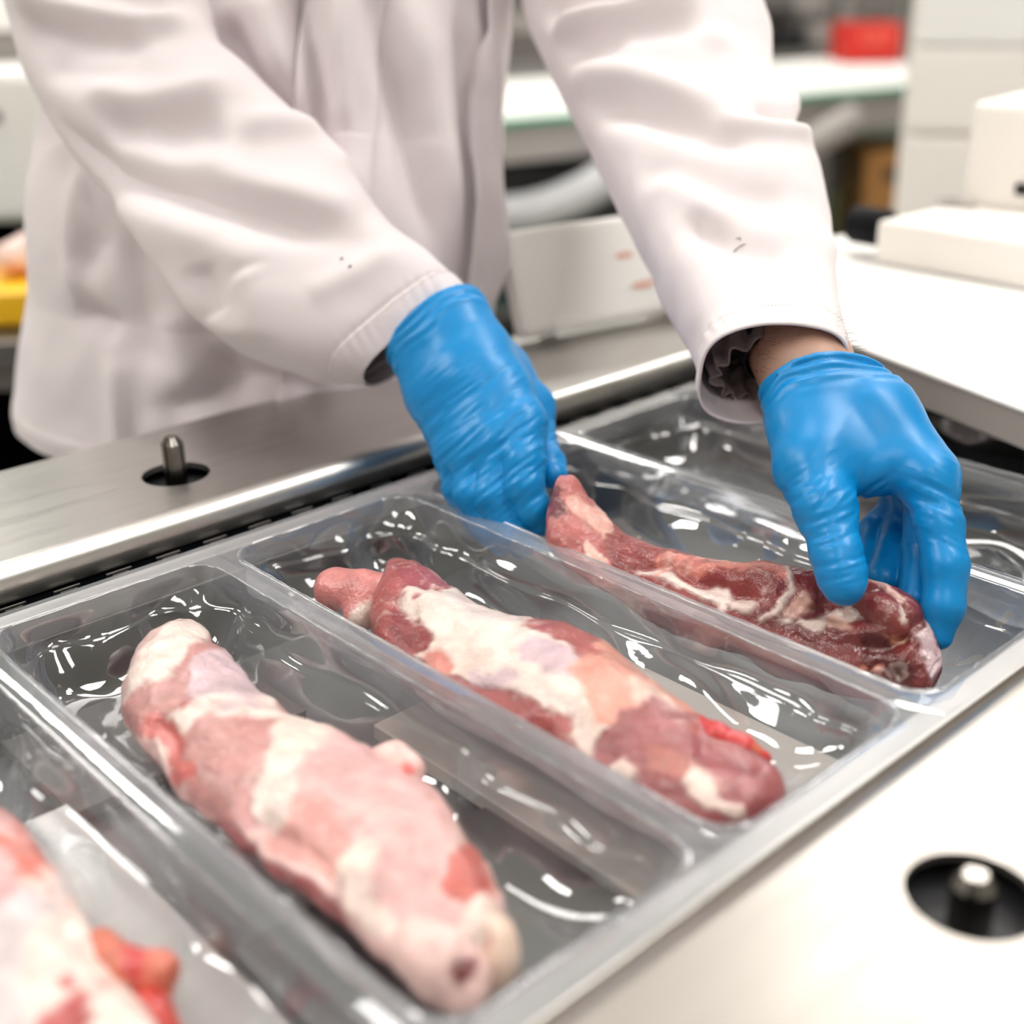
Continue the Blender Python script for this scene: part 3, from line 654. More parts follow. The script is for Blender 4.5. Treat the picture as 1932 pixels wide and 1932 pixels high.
fol0 = [([(-0.3958,0.1156,0.9300), (-0.3720,0.1170,0.9300), (-0.3434,0.1077,0.9300)], .006, -.005), ([(-0.4643,0.1295,0.9300), (-0.4055,0.1303,0.9300), (-0.3754,0.1288,0.9300)], .010, .003)]
meat_body('meat_body', pairs0, (206, 146, 140), pat0, fol0, FL, 61, m0, ns=120, nphi=100, flank=(.1, .4, (206, 110, 100)))
lump('flap', [((-0.3930,0.1376,0.9180), .008), ((-0.3718,0.1403,0.9200), .0065), ((-0.3622,0.1464,0.9220), .0065), ((-0.3592,0.1439,0.9160), .005)], (214, 116, 92), [((-0.3622,0.1348,0.9300), .005, BRIGHT)], 27, m0)['label'] = 'ragged orange-red flap'
lump('torn_edge', [((-0.3608,0.1404,0.9160), .005), ((-0.3514,0.1363,0.9140), .008), ((-0.3430,0.1365,0.9100), .007)], (196, 56, 48), [((-0.3221,0.1300,0.9300), .006, (230,160,140))], 28, m0)

# ------------------------------------------------------------------ the worker
CLOTH = bpy.data.materials.new('white_cotton'); CLOTH.use_nodes = True
nt = CLOTH.node_tree; b = nt.nodes['Principled BSDF']
b.inputs['Base Color'].default_value = lin((232, 228, 227)) + (1,); b.inputs['Roughness'].default_value = .85
b.inputs['Sheen Weight'].default_value = .15
tc = nt.nodes.new('ShaderNodeTexCoord'); nz = nt.nodes.new('ShaderNodeTexNoise'); nz.inputs['Scale'].default_value = 900; nz.inputs['Detail'].default_value = 2
nz2 = nt.nodes.new('ShaderNodeTexNoise'); nz2.inputs['Scale'].default_value = 6; nz2.inputs['Detail'].default_value = 4
for n in (nz, nz2): nt.links.new(tc.outputs['Object'], n.inputs['Vector'])
mx = nt.nodes.new('ShaderNodeMix'); mx.data_type = 'RGBA'; mx.inputs[6].default_value = lin((236, 228, 229)) + (1,); mx.inputs[7].default_value = lin((228, 218, 220)) + (1,)
nt.links.new(nz2.outputs['Fac'], mx.inputs[0]); nt.links.new(mx.outputs[2], b.inputs['Base Color'])
bp = nt.nodes.new('ShaderNodeBump'); bp.inputs['Strength'].default_value = .12; bp.inputs['Distance'].default_value = .0006
nt.links.new(nz.outputs['Fac'], bp.inputs['Height']); nt.links.new(bp.outputs['Normal'], b.inputs['Normal'])

GLOVE = mat('blue_nitrile', (0, 142, 214), .38, noise=(20, .10), bump=(900, .08, .0004), Coat_Weight=.10, Specular_IOR_Level=.38, Coat_Roughness=.25)
SKIN = mat('skin', (206, 164, 142), .5, noise=(60, .14), bump=(700, .15, .0006), Subsurface_Weight=.15, Subsurface_Scale=.004)
SHIRT = mat('dark_shirt', (30, 28, 34), .85, noise=(30, .3))
LINING = mat('grey_lining', (176, 160, 158), .85, noise=(70, .45), bump=(120, .4, .003))
TROUSER = mat('dark_trousers', (22, 22, 26), .85, noise=(20, .2))
HAIR = mat('arm_hair', (46, 32, 26), .5)

person = thing('person', (-1.02, .60, 0), 'person in white lab coat and blue gloves leaning over to lay meat in a tray', 'person')

# outlines of the two sleeves: left side, right side, thickness ratio
sl_pairs = [((-1.1638,0.5353,1.4505), (-1.0947,0.6154,1.4565), .9), ((-1.1523,0.4803,1.3691), (-1.0467,0.6025,1.3780), .70), ((-1.1145,0.4567,1.3043), (-1.0075,0.5828,1.3168), .58), ((-1.0732,0.4429,1.2489), (-0.9707,0.5640,1.2613), .54), ((-1.0259,0.4307,1.1854), (-0.9371,0.5480,1.2159), .54), ((-0.9752,0.4340,1.1406), (-0.8920,0.5540,1.1849), .56), ((-0.9214,0.4426,1.0988), (-0.8404,0.5645,1.1500), .60),
            ((-0.8714,0.4465,1.0560), (-0.7918,0.5719,1.1154), .62), ((-0.8266,0.4525,1.0182), (-0.7553,0.5730,1.0842), .64), ((-0.7680,0.4773,1.0012), (-0.7180,0.5757,1.0693), .64), ((-0.7361,0.4956,0.9974), (-0.6969,0.5774,1.0583), .62), ((-0.7148,0.5090,0.9942), (-0.6799,0.5815,1.0479), .58)]
sr_pairs = [((-0.8751,0.8194,1.4469), (-0.7996,0.8963,1.4369), .9), ((-0.8708,0.8076,1.3697), (-0.7611,0.9216,1.3585), .75), ((-0.8472,0.7875,1.2968), (-0.7244,0.9233,1.2972), .66), ((-0.8176,0.7681,1.2402), (-0.6919,0.9071,1.2405), .62), ((-0.7803,0.7546,1.2049), (-0.6610,0.8877,1.2072), .60), ((-0.7418,0.7378,1.1752), (-0.6334,0.8567,1.1740), .60), ((-0.6999,0.7200,1.1429), (-0.5957,0.8358,1.1443), .60),
            ((-0.6594,0.7022,1.1158), (-0.5597,0.8139,1.1183), .62), ((-0.6197,0.6854,1.0917), (-0.5270,0.7871,1.0907), .64), ((-0.5821,0.6667,1.0657), (-0.5000,0.7591,1.0683), .66), ((-0.5412,0.6440,1.0478), (-0.4707,0.7254,1.0536), .70), ((-0.5074,0.6185,1.0382), (-0.4439,0.6929,1.0450), .74), ((-0.4757,0.5881,1.0295), (-0.4145,0.6568,1.0313), .76)]
# body: one continuous figure (mostly under the coat)
hipC = Vector((-1.13, .62, .92))
shR = (-1.1824,0.6021,1.4606); shL = (-0.8530,0.8739,1.4434)
elR = (-1.0109,0.4853,1.1432); wrR = (-0.6866,0.5477,1.0292)
elL = (-0.6686,0.7923,1.1591); wrL = (-0.4352,0.6462,1.0328)
def arm(pairs, k):
    return [(tuple((np.array(a) + np.array(b)) / 2), float(min(.045, .52 * np.linalg.norm(np.array(a) - np.array(b)) / 2 * min(t, 1)))) for a, b, t in pairs[:k]]
BODY = [[((-1.13, .62, .90), .12), ((-1.10, .60, 1.12), .115), ((-1.05, .575, 1.36), .095)],
        [((-1.10, .56, .9), .10), ((-1.10, .50, .5), .07), ((-1.13, .50, .11), .045), ((-1.02, .50, .05), .04)],
        [((-1.14, .70, .9), .11), ((-1.12, .76, .5), .07), ((-1.15, .77, .11), .045), ((-1.04, .77, .05), .04)],
        [(shR, .04), ((-1.04, .575, 1.42), .07), (shL, .04)],
        [((-1.02, .575, 1.42), .07), ((-.98, .575, 1.52), .062)],
        arm(sl_pairs, 9) + [(wrR, .0185), ((-0.6450,0.5446,1.0080), .014)],
        arm(sr_pairs, 9) + [((-0.4974,0.6918,1.0472), .0225), ((-0.4679,0.6739,1.0338), .0235), ((-0.4367,0.6466,1.0283), .0235), ((-0.4144,0.6353,1.0227), .016)]]
def body_fn(p):
    d = None
    for c in BODY:
        e = chain_sdf(p, c, .03); d = e if d is None else smin(d, e, .04)
    return d
V, Q, G = surface_nets(body_fn, (-1.40, .10, 0), (-.40, 1.0, 1.62), .012, 2)
sk = pyobj('body', V, Q, SKIN, person, True)
sk.modifiers.new('sub', 'SUBSURF').render_levels = 1
# hair on the bare wrist
rnd = random.Random(5); hv = []; hf = []
A = np.array((-0.4657,0.6726,1.0330)); B = np.array((-0.4321,0.6426,1.0267)); ax = unit(B - A); side = unit(np.cross(ax, -VIEW)); up = np.cross(side, ax)
for i in range(170):
    a = rnd.uniform(-1.5, 1.5); t = rnd.uniform(.15, 1.0); r = .0236
    p = A + (B - A) * t + r * (side * math.sin(a) - up * math.cos(a) * np.sign(up @ VIEW))
    for _ in range(4):
        g = grad(body_fn, p[None], .0015)[0]; p = p - g * body_fn(p[None])[0] / max(g @ g, .2)
    nrm = unit(g); p = p + nrm * .0004; d0 = unit(ax * rnd.uniform(.2, 1) + side * rnd.uniform(-1.2, .6) + nrm * rnd.uniform(.15, .6)); Lh = rnd.uniform(.006, .014)
    w = np.cross(d0, VIEW); w = w / np.linalg.norm(w) * .00010
    pts = [p, p + d0 * Lh * .5 + nrm * .0006, p + d0 * Lh - nrm * .0008]
    k = len(hv)
    for j, q in enumerate(pts): hv += [q - w * (1 - j * .4), q + w * (1 - j * .4)]
    hf += [(k, k + 1, k + 3, k + 2), (k + 2, k + 3, k + 5, k + 4)]
ah = pyobj('arm_hair', hv, hf, HAIR, sk); ah['kind'] = 'stuff'

def glove(name, palm, fingers, webk, cutP, cutN, cuffr, wr, label, seed, h=.00145):
    cutP = np.array(cutP); cutN = unit(cutN)          # cutN points to the forearm
    def fn(p):
        d = None
        for c in palm:
            e = chain_sdf(p, c, .012); d = e if d is None else smin(d, e, .016)
        f = None
        for c in fingers:
            e = chain_sdf(p, c, .004); f = e if f is None else smin(f, e, .0022)
        d = smin(d, f, webk)
        pl = (p - cutP) @ cutN
        body = np.maximum(d, pl)
        roll = np.maximum(d - .0013, np.abs(pl + .0015) - .0017)
        return smin(body, roll, .0015)
    pts = np.array([q[0] for c in palm + fingers for q in c]); lo = pts.min(0) - .03; hi = pts.max(0) + .03
    V, Q, G = surface_nets(fn, lo, hi, h, 2)
    G /= np.linalg.norm(G, axis=1)[:, None]
    d = np.zeros(len(V))
    for cen, rad, along, freq, amp in wr:
        cen = np.array(cen); al = unit(along); n2 = unit(VIEW); cr = unit(np.cross(al, n2))
        q = V - cen; m_ = np.exp(-(np.linalg.norm(q - np.outer(q @ n2, n2), axis=1) / rad) ** 2)
        u = q @ cr; t = q @ al
        w = fbm(np.column_stack([u * freq, t * freq * .10, (q @ n2) * freq * .15]), seed, 2)
        d += amp * m_ * (1 - 2.2 * np.abs(w))
    pl = (V - cutP) @ cutN
    d += .0009 * np.exp(-((pl + .008) / .010) ** 2) * np.sin(pl * 700 + 4 * vnoise(V * 40, seed))
    d += .0006 * fbm(V * 45, seed + 4, 2)
    V = V + G * d[:, None]
    return tag(pyobj(name, V, Q, GLOVE, person, True), label)

# hand on the right of the picture (thumb in front of the meat, fingers round the back)
gR_palm = [[((-0.4445,0.6471,1.0427), .0270), ((-0.4185,0.6346,1.0236), .0250), ((-0.3834,0.6353,1.0097), .0215), ((-0.3376,0.6281,0.9899), .0150)],
           [((-0.4326,0.6543,1.0281), .0225), ((-0.3860,0.6503,1.0122), .0200), ((-0.3439,0.6426,0.9881), .0140)],
           [((-0.4421,0.6581,1.0253), .0200), ((-0.3952,0.6548,1.0021), .0190), ((-0.3558,0.6545,0.9764), .0135)],
           [((-0.4458,0.6523,1.0224), .0190), ((-0.4074,0.6517,0.9930), .0175), ((-0.3643,0.6617,0.9668), .0125)],
           [((-0.4331,0.6295,1.0284), .0215), ((-0.4107,0.6100,1.0095), .0215), ((-0.3909,0.5892,0.9934), .0195), ((-0.3694,0.5735,0.9794), .0160)],
           [((-0.3888,0.6066,0.9992), .0200), ((-0.3676,0.6137,0.9913), .0155)]]
gR_fing = [[((-0.3694,0.5735,0.9794), .0155), ((-0.3505,0.5596,0.9604), .0136), ((-0.3428,0.5545,0.9518), .0133), ((-0.3390,0.5515,0.9480), .0115)],
           [((-0.3378,0.6274,0.9891), .0150), ((-0.3217,0.6165,0.9693), .0132), ((-0.3093,0.6057,0.9513), .0124), ((-0.3021,0.5951,0.9322), .0112), ((-0.2992,0.5889,0.9174), .0075)],
           [((-0.3442,0.6424,0.9831), .0135), ((-0.3353,0.6251,0.9455), .0112), ((-0.3236,0.6011,0.9279), .0095)],
           [((-0.3540,0.6532,0.9739), .0130), ((-0.3575,0.6387,0.9444), .0112), ((-0.3457,0.6049,0.9317), .0095)],
           [((-0.3639,0.6612,0.9653), .0120), ((-0.3761,0.6441,0.9393), .0102), ((-0.3622,0.6158,0.9265), .0088)]]
gR_wr = [((-0.3618,0.5658,0.9694), .030, np.subtract((-0.3533,0.5784,0.9746), (-0.3686,0.5558,0.9656)), 230, .0006), ((-0.3442,0.5578,0.9518), .022, np.subtract((-0.3391,0.5651,0.9543), (-0.3498,0.5509,0.9506)), 260, .0005),
         ((-0.3596,0.6040,0.9748), .020, np.subtract((-0.3472,0.6262,0.9884), (-0.3637,0.5907,0.9610)), 260, .0009), ((-0.3250,0.6194,0.9772), .026, np.subtract((-0.3124,0.6279,0.9686), (-0.3417,0.6065,0.9859)), 230, .0008), ((-0.3914,0.5866,0.9774), .022, np.subtract((-0.3789,0.6092,0.9912), (-0.3931,0.5795,0.9689)), 200, .0009)]
glove('glove', gR_palm, gR_fing, .009, (-0.4247,0.6355,1.0258), np.subtract((-0.4488,0.6510,1.0462), (-0.4283,0.6381,1.0285)), .03, gR_wr, 'blue glove on the hand pressing the thumb on the meat', 7)

# hand on the left of the picture (back of the hand towards us, pinching the tip of the meat)
gL_palm = [[((-0.6935,0.5662,1.0499), .0185), ((-0.6699,0.5605,1.0381), .0200), ((-0.6457,0.5578,1.0173), .0205), ((-0.6189,0.5528,0.9985), .0195), ((-0.5917,0.5464,0.9817), .0160)],
           [((-0.6989,0.5550,1.0418), .0195), ((-0.6706,0.5471,1.0310), .0215), ((-0.6413,0.5415,1.0095), .0215), ((-0.5970,0.5288,0.9736), .0160)],
           [((-0.7045,0.5443,1.0320), .0190), ((-0.6774,0.5377,1.0202), .0200), ((-0.6499,0.5315,0.9985), .0195), ((-0.6087,0.5176,0.9660), .0150)],
           [((-0.6852,0.5312,1.0135), .0150), ((-0.6604,0.5255,0.9918), .0160), ((-0.6239,0.5139,0.9611), .0135)],
           [((-0.6734,0.5696,1.0203), .0190), ((-0.6491,0.5828,0.9989), .0170), ((-0.6205,0.5856,0.9789), .0130)]]
gL_fing = [[((-0.5917,0.5464,0.9817), .0160), ((-0.5766,0.5318,0.9630), .0148), ((-0.5695,0.5249,0.9500), .0140), ((-0.5602,0.5255,0.9347), .0120), ((-0.5560,0.5275,0.9255), .0088)],
           [((-0.5970,0.5288,0.9736), .0155), ((-0.5822,0.5098,0.9432), .0125), ((-0.5680,0.5137,0.9196), .0105), ((-0.5622,0.5177,0.9105), .009)],
           [((-0.6087,0.5176,0.9660), .0145), ((-0.5964,0.5035,0.9428), .0115), ((-0.5828,0.5081,0.9186), .0100), ((-0.5777,0.5126,0.9091), .0085)],
           [((-0.6239,0.5139,0.9611), .0130), ((-0.6132,0.5066,0.9410), .0105), ((-0.6008,0.5120,0.9177), .0090)],
           [((-0.6200,0.5861,0.9789), .0125), ((-0.5998,0.5710,0.9581), .0114), ((-0.5796,0.5600,0.9515), .0110), ((-0.5712,0.5559,0.9484), .0095)]]
wdir = np.subtract((-0.5947,0.5570,0.9783), (-0.6277,0.4880,0.9267))
gL_wr = [((-0.6211,0.5222,0.9692), .052, wdir, 190, .0011), ((-0.5831,0.5213,0.9529), .034, wdir, 220, .0010), ((-0.5955,0.5777,0.9613), .026, np.subtract((-0.5905,0.5832,0.9612), (-0.6010,0.5676,0.9548)), 230, .0009)]
glove('glove', gL_palm, gL_fing, .008, (-0.6838,0.5457,1.0339), np.subtract((-0.7109,0.5473,1.0505), (-0.6831,0.5450,1.0341)), .03, gL_wr, 'blue glove on the hand pinching the tip of the meat', 17)

# coat
coatm = CLOTH
def cloth(name, pairs, ns, nphi, folds, seed, noise, parent, capped=False, extra=None, thick=.0016, pw=.72, gain=1.5):
    V, F, O, facing, s = sweep(pairs, ns, nphi, cap0=False, cap1=False, pw=pw)
    d = noise * fbm(V * 9, seed, 3) + .35 * noise * fbm(V * 28, seed + 5, 2)
    if extra is not None: d = d + extra(V, s, facing)
    V = fold(V + O * d[:, None], O, facing, [(P, w_, a_ * gain) for P, w_, a_ in folds])
    o = pyobj(name, V, F, CLOTH, parent, True)
    md = o.modifiers.new('thickness', 'SOLIDIFY'); md.thickness = thick; md.offset = 0
    return o, V, O
tors_pairs = [((-1.1010,0.6360,1.4744), (-0.9717,0.7764,1.4707), .55), ((-1.1302,0.5709,1.4226), (-0.9196,0.7995,1.4165), .58), ((-1.1519,0.5377,1.3311), (-0.8920,0.8197,1.3236), .66), ((-1.1728,0.5258,1.2467), (-0.8986,0.8235,1.2388), .70), ((-1.1733,0.5098,1.1712), (-0.8972,0.8123,1.1676), .74), ((-1.1745,0.4952,1.1118), (-0.8914,0.8024,1.1035), .78),
              ((-1.1659,0.4725,1.0481), (-0.8783,0.7846,1.0398), .80), ((-1.1714,0.4645,0.9941), (-0.8796,0.7784,0.9810), .80), ((-1.1778,0.4533,0.9490), (-0.8795,0.7770,0.9404), .82), ((-1.1868,0.4438,0.9114), (-0.8800,0.7833,0.9128), .84), ((-1.1881,0.4439,0.8935), (-0.8797,0.7860,0.8962), .84)]
tors_folds = [([(-0.9519,0.5539,1.2381), (-0.9324,0.5580,1.2108), (-0.9050,0.5660,1.1756), (-0.8788,0.5752,1.1443)], .016, -.020), ([(-0.9459,0.5894,1.2838), (-0.9189,0.5800,1.2219), (-0.8988,0.5776,1.1831)], .012, .009), ([(-0.9169,0.6209,1.2830), (-0.8962,0.6047,1.2212), (-0.8703,0.5916,1.1555), (-0.8565,0.5824,1.1169)], .010, -.017),
              ([(-0.9033,0.6404,1.2902), (-0.8797,0.6177,1.2131), (-0.8583,0.5973,1.1437)], .009, .010), ([(-0.8829,0.6626,1.2896), (-0.8610,0.6477,1.2278), (-0.8378,0.6438,1.1813), (-0.8066,0.6390,1.1193), (-0.7779,0.6338,1.0611)], .013, -.013), ([(-0.8547,0.6787,1.2659), (-0.8233,0.6619,1.1847), (-0.7861,0.6540,1.1072), (-0.7631,0.6427,1.0492)], .018, .008),
              ([(-0.8237,0.7123,1.2650), (-0.8019,0.6973,1.2032), (-0.7782,0.6746,1.1261), (-0.7624,0.6628,1.0798), (-0.7505,0.6418,1.0259)], .006, .012), ([(-0.8283,0.7074,1.2651), (-0.8047,0.6895,1.1956), (-0.7828,0.6697,1.1262), (-0.7654,0.6450,1.0569)], .010, -.008),
              ([(-0.9682,0.4394,1.0857), (-0.9766,0.4182,1.0669), (-0.9868,0.4047,1.0634)], .012, -.008), ([(-0.9775,0.3954,1.0325), (-0.9570,0.4103,1.0205), (-0.9422,0.4192,1.0086)], .012, -.010), ([(-0.9540,0.4548,1.0853), (-0.9321,0.4447,1.0312), (-0.9188,0.4252,0.9773)], .02, -.007), ([(-0.9179,0.4601,1.0308), (-0.8956,0.4553,0.9843), (-0.8807,0.4521,0.9533)], .02, .008),
              ([(-0.8987,0.4228,0.9385), (-0.8801,0.4575,0.9609), (-0.8501,0.4926,0.9638)], .014, -.012), ([(-0.9095,0.4039,0.9274), (-0.8840,0.4436,0.9457), (-0.8347,0.5068,0.9596), (-0.8143,0.5338,0.9666)], .014, .010), ([(-0.8860,0.4754,0.9993), (-0.8592,0.4899,0.9756), (-0.8132,0.5326,0.9628)], .012, -.009), ([(-0.9188,0.3865,0.9162), (-0.9238,0.4005,0.9469), (-0.9402,0.4141,0.9970)], .010, .008), ([(-0.9962,0.4380,1.1324), (-0.9880,0.4179,1.0863), (-0.9770,0.4008,1.0401)], .008, .007)]
coat, cV, cO = cloth('lab_coat', tors_pairs, 130, 220, tors_folds, 3, .006, person, pw=.9)
def front_panel(name, ph0, ph1, rows, lift, roll):
    n = 220; R_ = cV.reshape(-1, n, 3); O_ = cO.reshape(-1, n, 3); phs = np.linspace(-math.pi, math.pi, n, endpoint=False)
    js = np.where((phs >= ph0) & (phs <= ph1))[0]; vs = []
    for i in range(*rows):
        for j in js:
            u = (phs[j] - ph0) / (ph1 - ph0); vs.append(R_[i, j] + O_[i, j] * (.0025 + lift * math.exp(-(u / roll) ** 2) * (1 + .25 * vnoise(R_[i, j][None] * 14, 6)[0])))
    k = len(js); m_ = rows[1] - rows[0]
    fs = [(i * k + j, i * k + j + 1, (i + 1) * k + j + 1, (i + 1) * k + j) for i in range(m_ - 1) for j in range(k - 1)]
    p = pyobj(name, vs, fs, CLOTH, coat, True); p.modifiers.new('t', 'SOLIDIFY').thickness = .0016
front_panel('front_panel', .17, .52, (22, 112), .010, .22)
front_panel('front_edge', .98, 1.42, (22, 122), .013, .75)
coat['label'] = 'white lab coat with soft vertical folds'

sl_folds = [([(-1.0561,0.4480,1.2526), (-1.0347,0.4591,1.2329), (-1.0059,0.4836,1.2214), (-0.9736,0.5163,1.2166), (-0.9445,0.5464,1.2135)], .011, .012), ([(-1.0438,0.4445,1.2255), (-1.0174,0.4654,1.2125), (-0.9928,0.4881,1.2057), (-0.9611,0.5216,1.2032)], .016, -.010), ([(-1.0236,0.4954,1.2708), (-0.9916,0.5107,1.2393), (-0.9603,0.5386,1.2288)], .018, -.010),
            ([(-1.0192,0.4494,1.1904), (-0.9939,0.4714,1.1813), (-0.9663,0.4971,1.1736)], .014, -.006), ([(-0.9890,0.4724,1.1742), (-0.9577,0.4943,1.1542), (-0.9326,0.5225,1.1550), (-0.9084,0.5575,1.1681)], .014, .008), ([(-0.9638,0.4707,1.1277), (-0.9500,0.4925,1.1379), (-0.9217,0.5174,1.1280), (-0.8969,0.5458,1.1295)], .016, -.009),
            ([(-1.0060,0.4419,1.1556), (-0.9769,0.4542,1.1242), (-0.9438,0.4743,1.0984), (-0.9057,0.5072,1.0839), (-0.8673,0.5397,1.0683), (-0.8108,0.5897,1.0487)], .014, -.012), ([(-0.9768,0.4422,1.1051), (-0.9318,0.4741,1.0770), (-0.8880,0.5071,1.0528), (-0.8328,0.5525,1.0283)], .020, .007), ([(-0.8980,0.5470,1.1334), (-0.8702,0.5784,1.1345), (-0.8509,0.5946,1.1263), (-0.8252,0.6043,1.0969)], .012, .007),
            ([(-0.9076,0.5269,1.1184), (-0.8853,0.5342,1.0910), (-0.8535,0.5615,1.0786), (-0.8091,0.5999,1.0620)], .016, .007), ([(-0.8805,0.5055,1.0373), (-0.8719,0.5028,1.0180), (-0.8633,0.5000,0.9986)], .012, -.006), ([(-0.8555,0.5278,1.0290), (-0.8429,0.5270,1.0057), (-0.8388,0.5169,0.9826)], .014, .005), ([(-0.9340,0.4644,1.0656), (-0.9037,0.4755,1.0304), (-0.8718,0.4908,0.9989), (-0.8369,0.5209,0.9856)], .012, .005), ([(-0.8213,0.5528,1.0089), (-0.8033,0.5821,1.0236), (-0.7863,0.6126,1.0422)], .010, .003)]
def hemband(L, n, off):
    def f(V, s, facing):
        t = (s.max() - s); return .0012 * smooth01((L - t) / .002) - .0014 * np.exp(-((t - L) / .0016) ** 2) + .0005 * np.exp(-((t - L * .8) / (.4 * L)) ** 2) * np.sin(V @ np.array((160., 220., 130.)) * 2.6)
    return f
sleeve, sV, sO = cloth('sleeve', sl_pairs, 200, 150, sl_folds, 8, .006, coat, extra=hemband(.022, 0, 0))

sr_folds = [([(-0.7690,0.7439,1.2194), (-0.7424,0.7705,1.2152), (-0.7183,0.7997,1.2191), (-0.6987,0.8335,1.2384)], .010, .012), ([(-0.7787,0.7418,1.2331), (-0.7532,0.7695,1.2323), (-0.7288,0.7984,1.2355)], .014, -.010), ([(-0.7610,0.7417,1.2020), (-0.7343,0.7683,1.1974), (-0.7048,0.8039,1.2023), (-0.6793,0.8316,1.2015)], .015, -.009), ([(-0.7312,0.7711,1.1965), (-0.7099,0.7912,1.1910), (-0.6861,0.8206,1.1960), (-0.6610,0.8429,1.1876)], .013, .006),
            ([(-0.7467,0.7391,1.1729), (-0.7194,0.7651,1.1664), (-0.6892,0.7882,1.1502), (-0.6579,0.8100,1.1302)], .013, .007), ([(-0.7284,0.7444,1.1495), (-0.7028,0.7662,1.1392), (-0.6692,0.7917,1.1210), (-0.6340,0.8215,1.1066)], .014, -.010), ([(-0.6653,0.7996,1.1266), (-0.6403,0.8219,1.1182), (-0.6229,0.8401,1.1166), (-0.6083,0.8581,1.1196)], .008, .007), ([(-0.6443,0.8260,1.1317), (-0.6233,0.8464,1.1273), (-0.6074,0.8661,1.1307)], .010, -.008), ([(-0.6317,0.8579,1.1600), (-0.6236,0.8545,1.1407), (-0.6159,0.8508,1.1213)], .006, .005),
            ([(-0.6929,0.7503,1.0968), (-0.6685,0.7671,1.0808), (-0.6394,0.7914,1.0685), (-0.6059,0.8229,1.0599)], .016, -.006), ([(-0.6838,0.7529,1.0851), (-0.6593,0.7698,1.0691), (-0.6330,0.7790,1.0378)], .012, .005), ([(-0.6604,0.7590,1.0539), (-0.6376,0.7716,1.0341), (-0.6142,0.7897,1.0219), (-0.6040,0.7972,1.0159)], .012, -.008), ([(-0.6127,0.8059,1.0448), (-0.5853,0.8259,1.0287), (-0.5649,0.8469,1.0262)], .012, .003)]
sleeve2, rV, rO = cloth('sleeve', sr_pairs, 200, 150, sr_folds, 28, .005, coat, extra=hemband(.024, 0, 0))

# stitches round both cuffs, pen scribble and specks on the cloth
def stitches(V, O, ns, nphi, row, name, par):
    bm = bmesh.new()
    for j in range(nphi):
        p = V[row * nphi + j]; q = V[row * nphi + (j + 1) % nphi]; o = O[row * nphi + j]
        for a in (.1, .6):
            c = p + (q - p) * a; e = p + (q - p) * (a + .3); t = unit(e - c); s_ = np.cross(o, t) * .0003
            vs = [bm.verts.new(c - s_ + o * .0011), bm.verts.new(e - s_ + o * .0011), bm.verts.new(e + s_ + o * .0011), bm.verts.new(c + s_ + o * .0011), bm.verts.new((c + e) / 2 + o * .0015)]
            for k in range(4): bm.faces.new((vs[k], vs[(k + 1) % 4], vs[4]))
    o = bmobj(name, bm, STITCH, par); o['kind'] = 'stuff'; return o
STITCH = mat('stitch_thread', (196, 190, 190), .8)
INK = mat('grey_ink', (96, 92, 104), .7)
def row_at(V, nphi, back):
    c = V.reshape(-1, nphi, 3).mean(1); s = np.concatenate([[0], np.cumsum(np.linalg.norm(np.diff(c, axis=0), axis=1))])
    return int(np.argmin(np.abs(s - (s[-1] - back))))
stitches(sV, sO, 200, 150, row_at(sV, 150, .0195), 'stitching', sleeve)
stitches(rV, rO, 200, 150, row_at(rV, 150, .0215), 'stitching', sleeve2)
def on_cloth(V, O, pts):
    cand = np.where(O @ VIEW < -.25)[0]; out = []
    for p in pts:
        p = np.array(p); q = V[cand] - p; q = q - np.outer(q @ VIEW, VIEW)
        i = cand[np.argmin(np.sum(q * q, axis=1))]; e = p - V[i]; n = O[i]
        out.append(p - VIEW * ((e @ n) / (VIEW @ n)) + n * .0012)
    return out
for pts in ([(-0.5287,0.6830,1.0877), (-0.5289,0.6852,1.0916), (-0.5264,0.6888,1.0929), (-0.5259,0.6872,1.0896), (-0.5260,0.6843,1.0851)], [(-0.5268,0.6830,1.0844), (-0.5249,0.6872,1.0876), (-0.5216,0.6920,1.0895)]):
    tube('pen_mark', on_cloth(rV, rO, pts), .0003, INK, sleeve2, 6)
for p in ((-0.7638,0.5362,1.0613), (-0.7575,0.5392,1.0550)):
    c = on_cloth(sV, sO, [p])[0]; tube('speck', [c - np.array((.0012, 0, .0006)), c, c + np.array((.0012, .0004, .0008))], .0006, INK, sleeve, 6)

# crumpled lining and dark shirt cuff inside the right-hand sleeve
Vl, Fl, Ol, fl, s_ = sweep([((-0.5166,0.6393,1.0358), (-0.4607,0.7060,1.0438), .58), ((-0.5014,0.6280,1.0250), (-0.4502,0.6926,1.0376), .58), ((-0.4869,0.6166,1.0174), (-0.4427,0.6752,1.0327), .60)], 30, 110, cap0=False, cap1=False)
Vl = Vl + Ol * (.0035 * np.sin(np.tile(np.arange(110) / 110 * 2 * math.pi * 13, 30) + 3 * vnoise(Vl * 60, 2)) + .003 * fbm(Vl * 70, 4, 2))[:, None]
ln = pyobj('lining', Vl, Fl, LINING, sleeve2, True); ln.modifiers.new('t', 'SOLIDIFY').thickness = .001
ln['label'] = 'crumpled grey lining showing inside the cuff'
Vl, Fl, Ol, fl, s_ = sweep([((-0.5081,0.6545,1.0451), (-0.4626,0.7079,1.0502), .7), ((-0.4879,0.6420,1.0336), (-0.4480,0.6922,1.0434), .7), ((-0.4770,0.6340,1.0276), (-0.4414,0.6811,1.0398), .7)], 24, 80, cap0=False, cap1=False)
Vl = Vl + Ol * (.0015 * fbm(Vl * 60, 14, 2))[:, None]
pyobj('shirt_cuff', Vl, Fl, SHIRT, person, True).modifiers.new('t', 'SOLIDIFY').thickness = .001
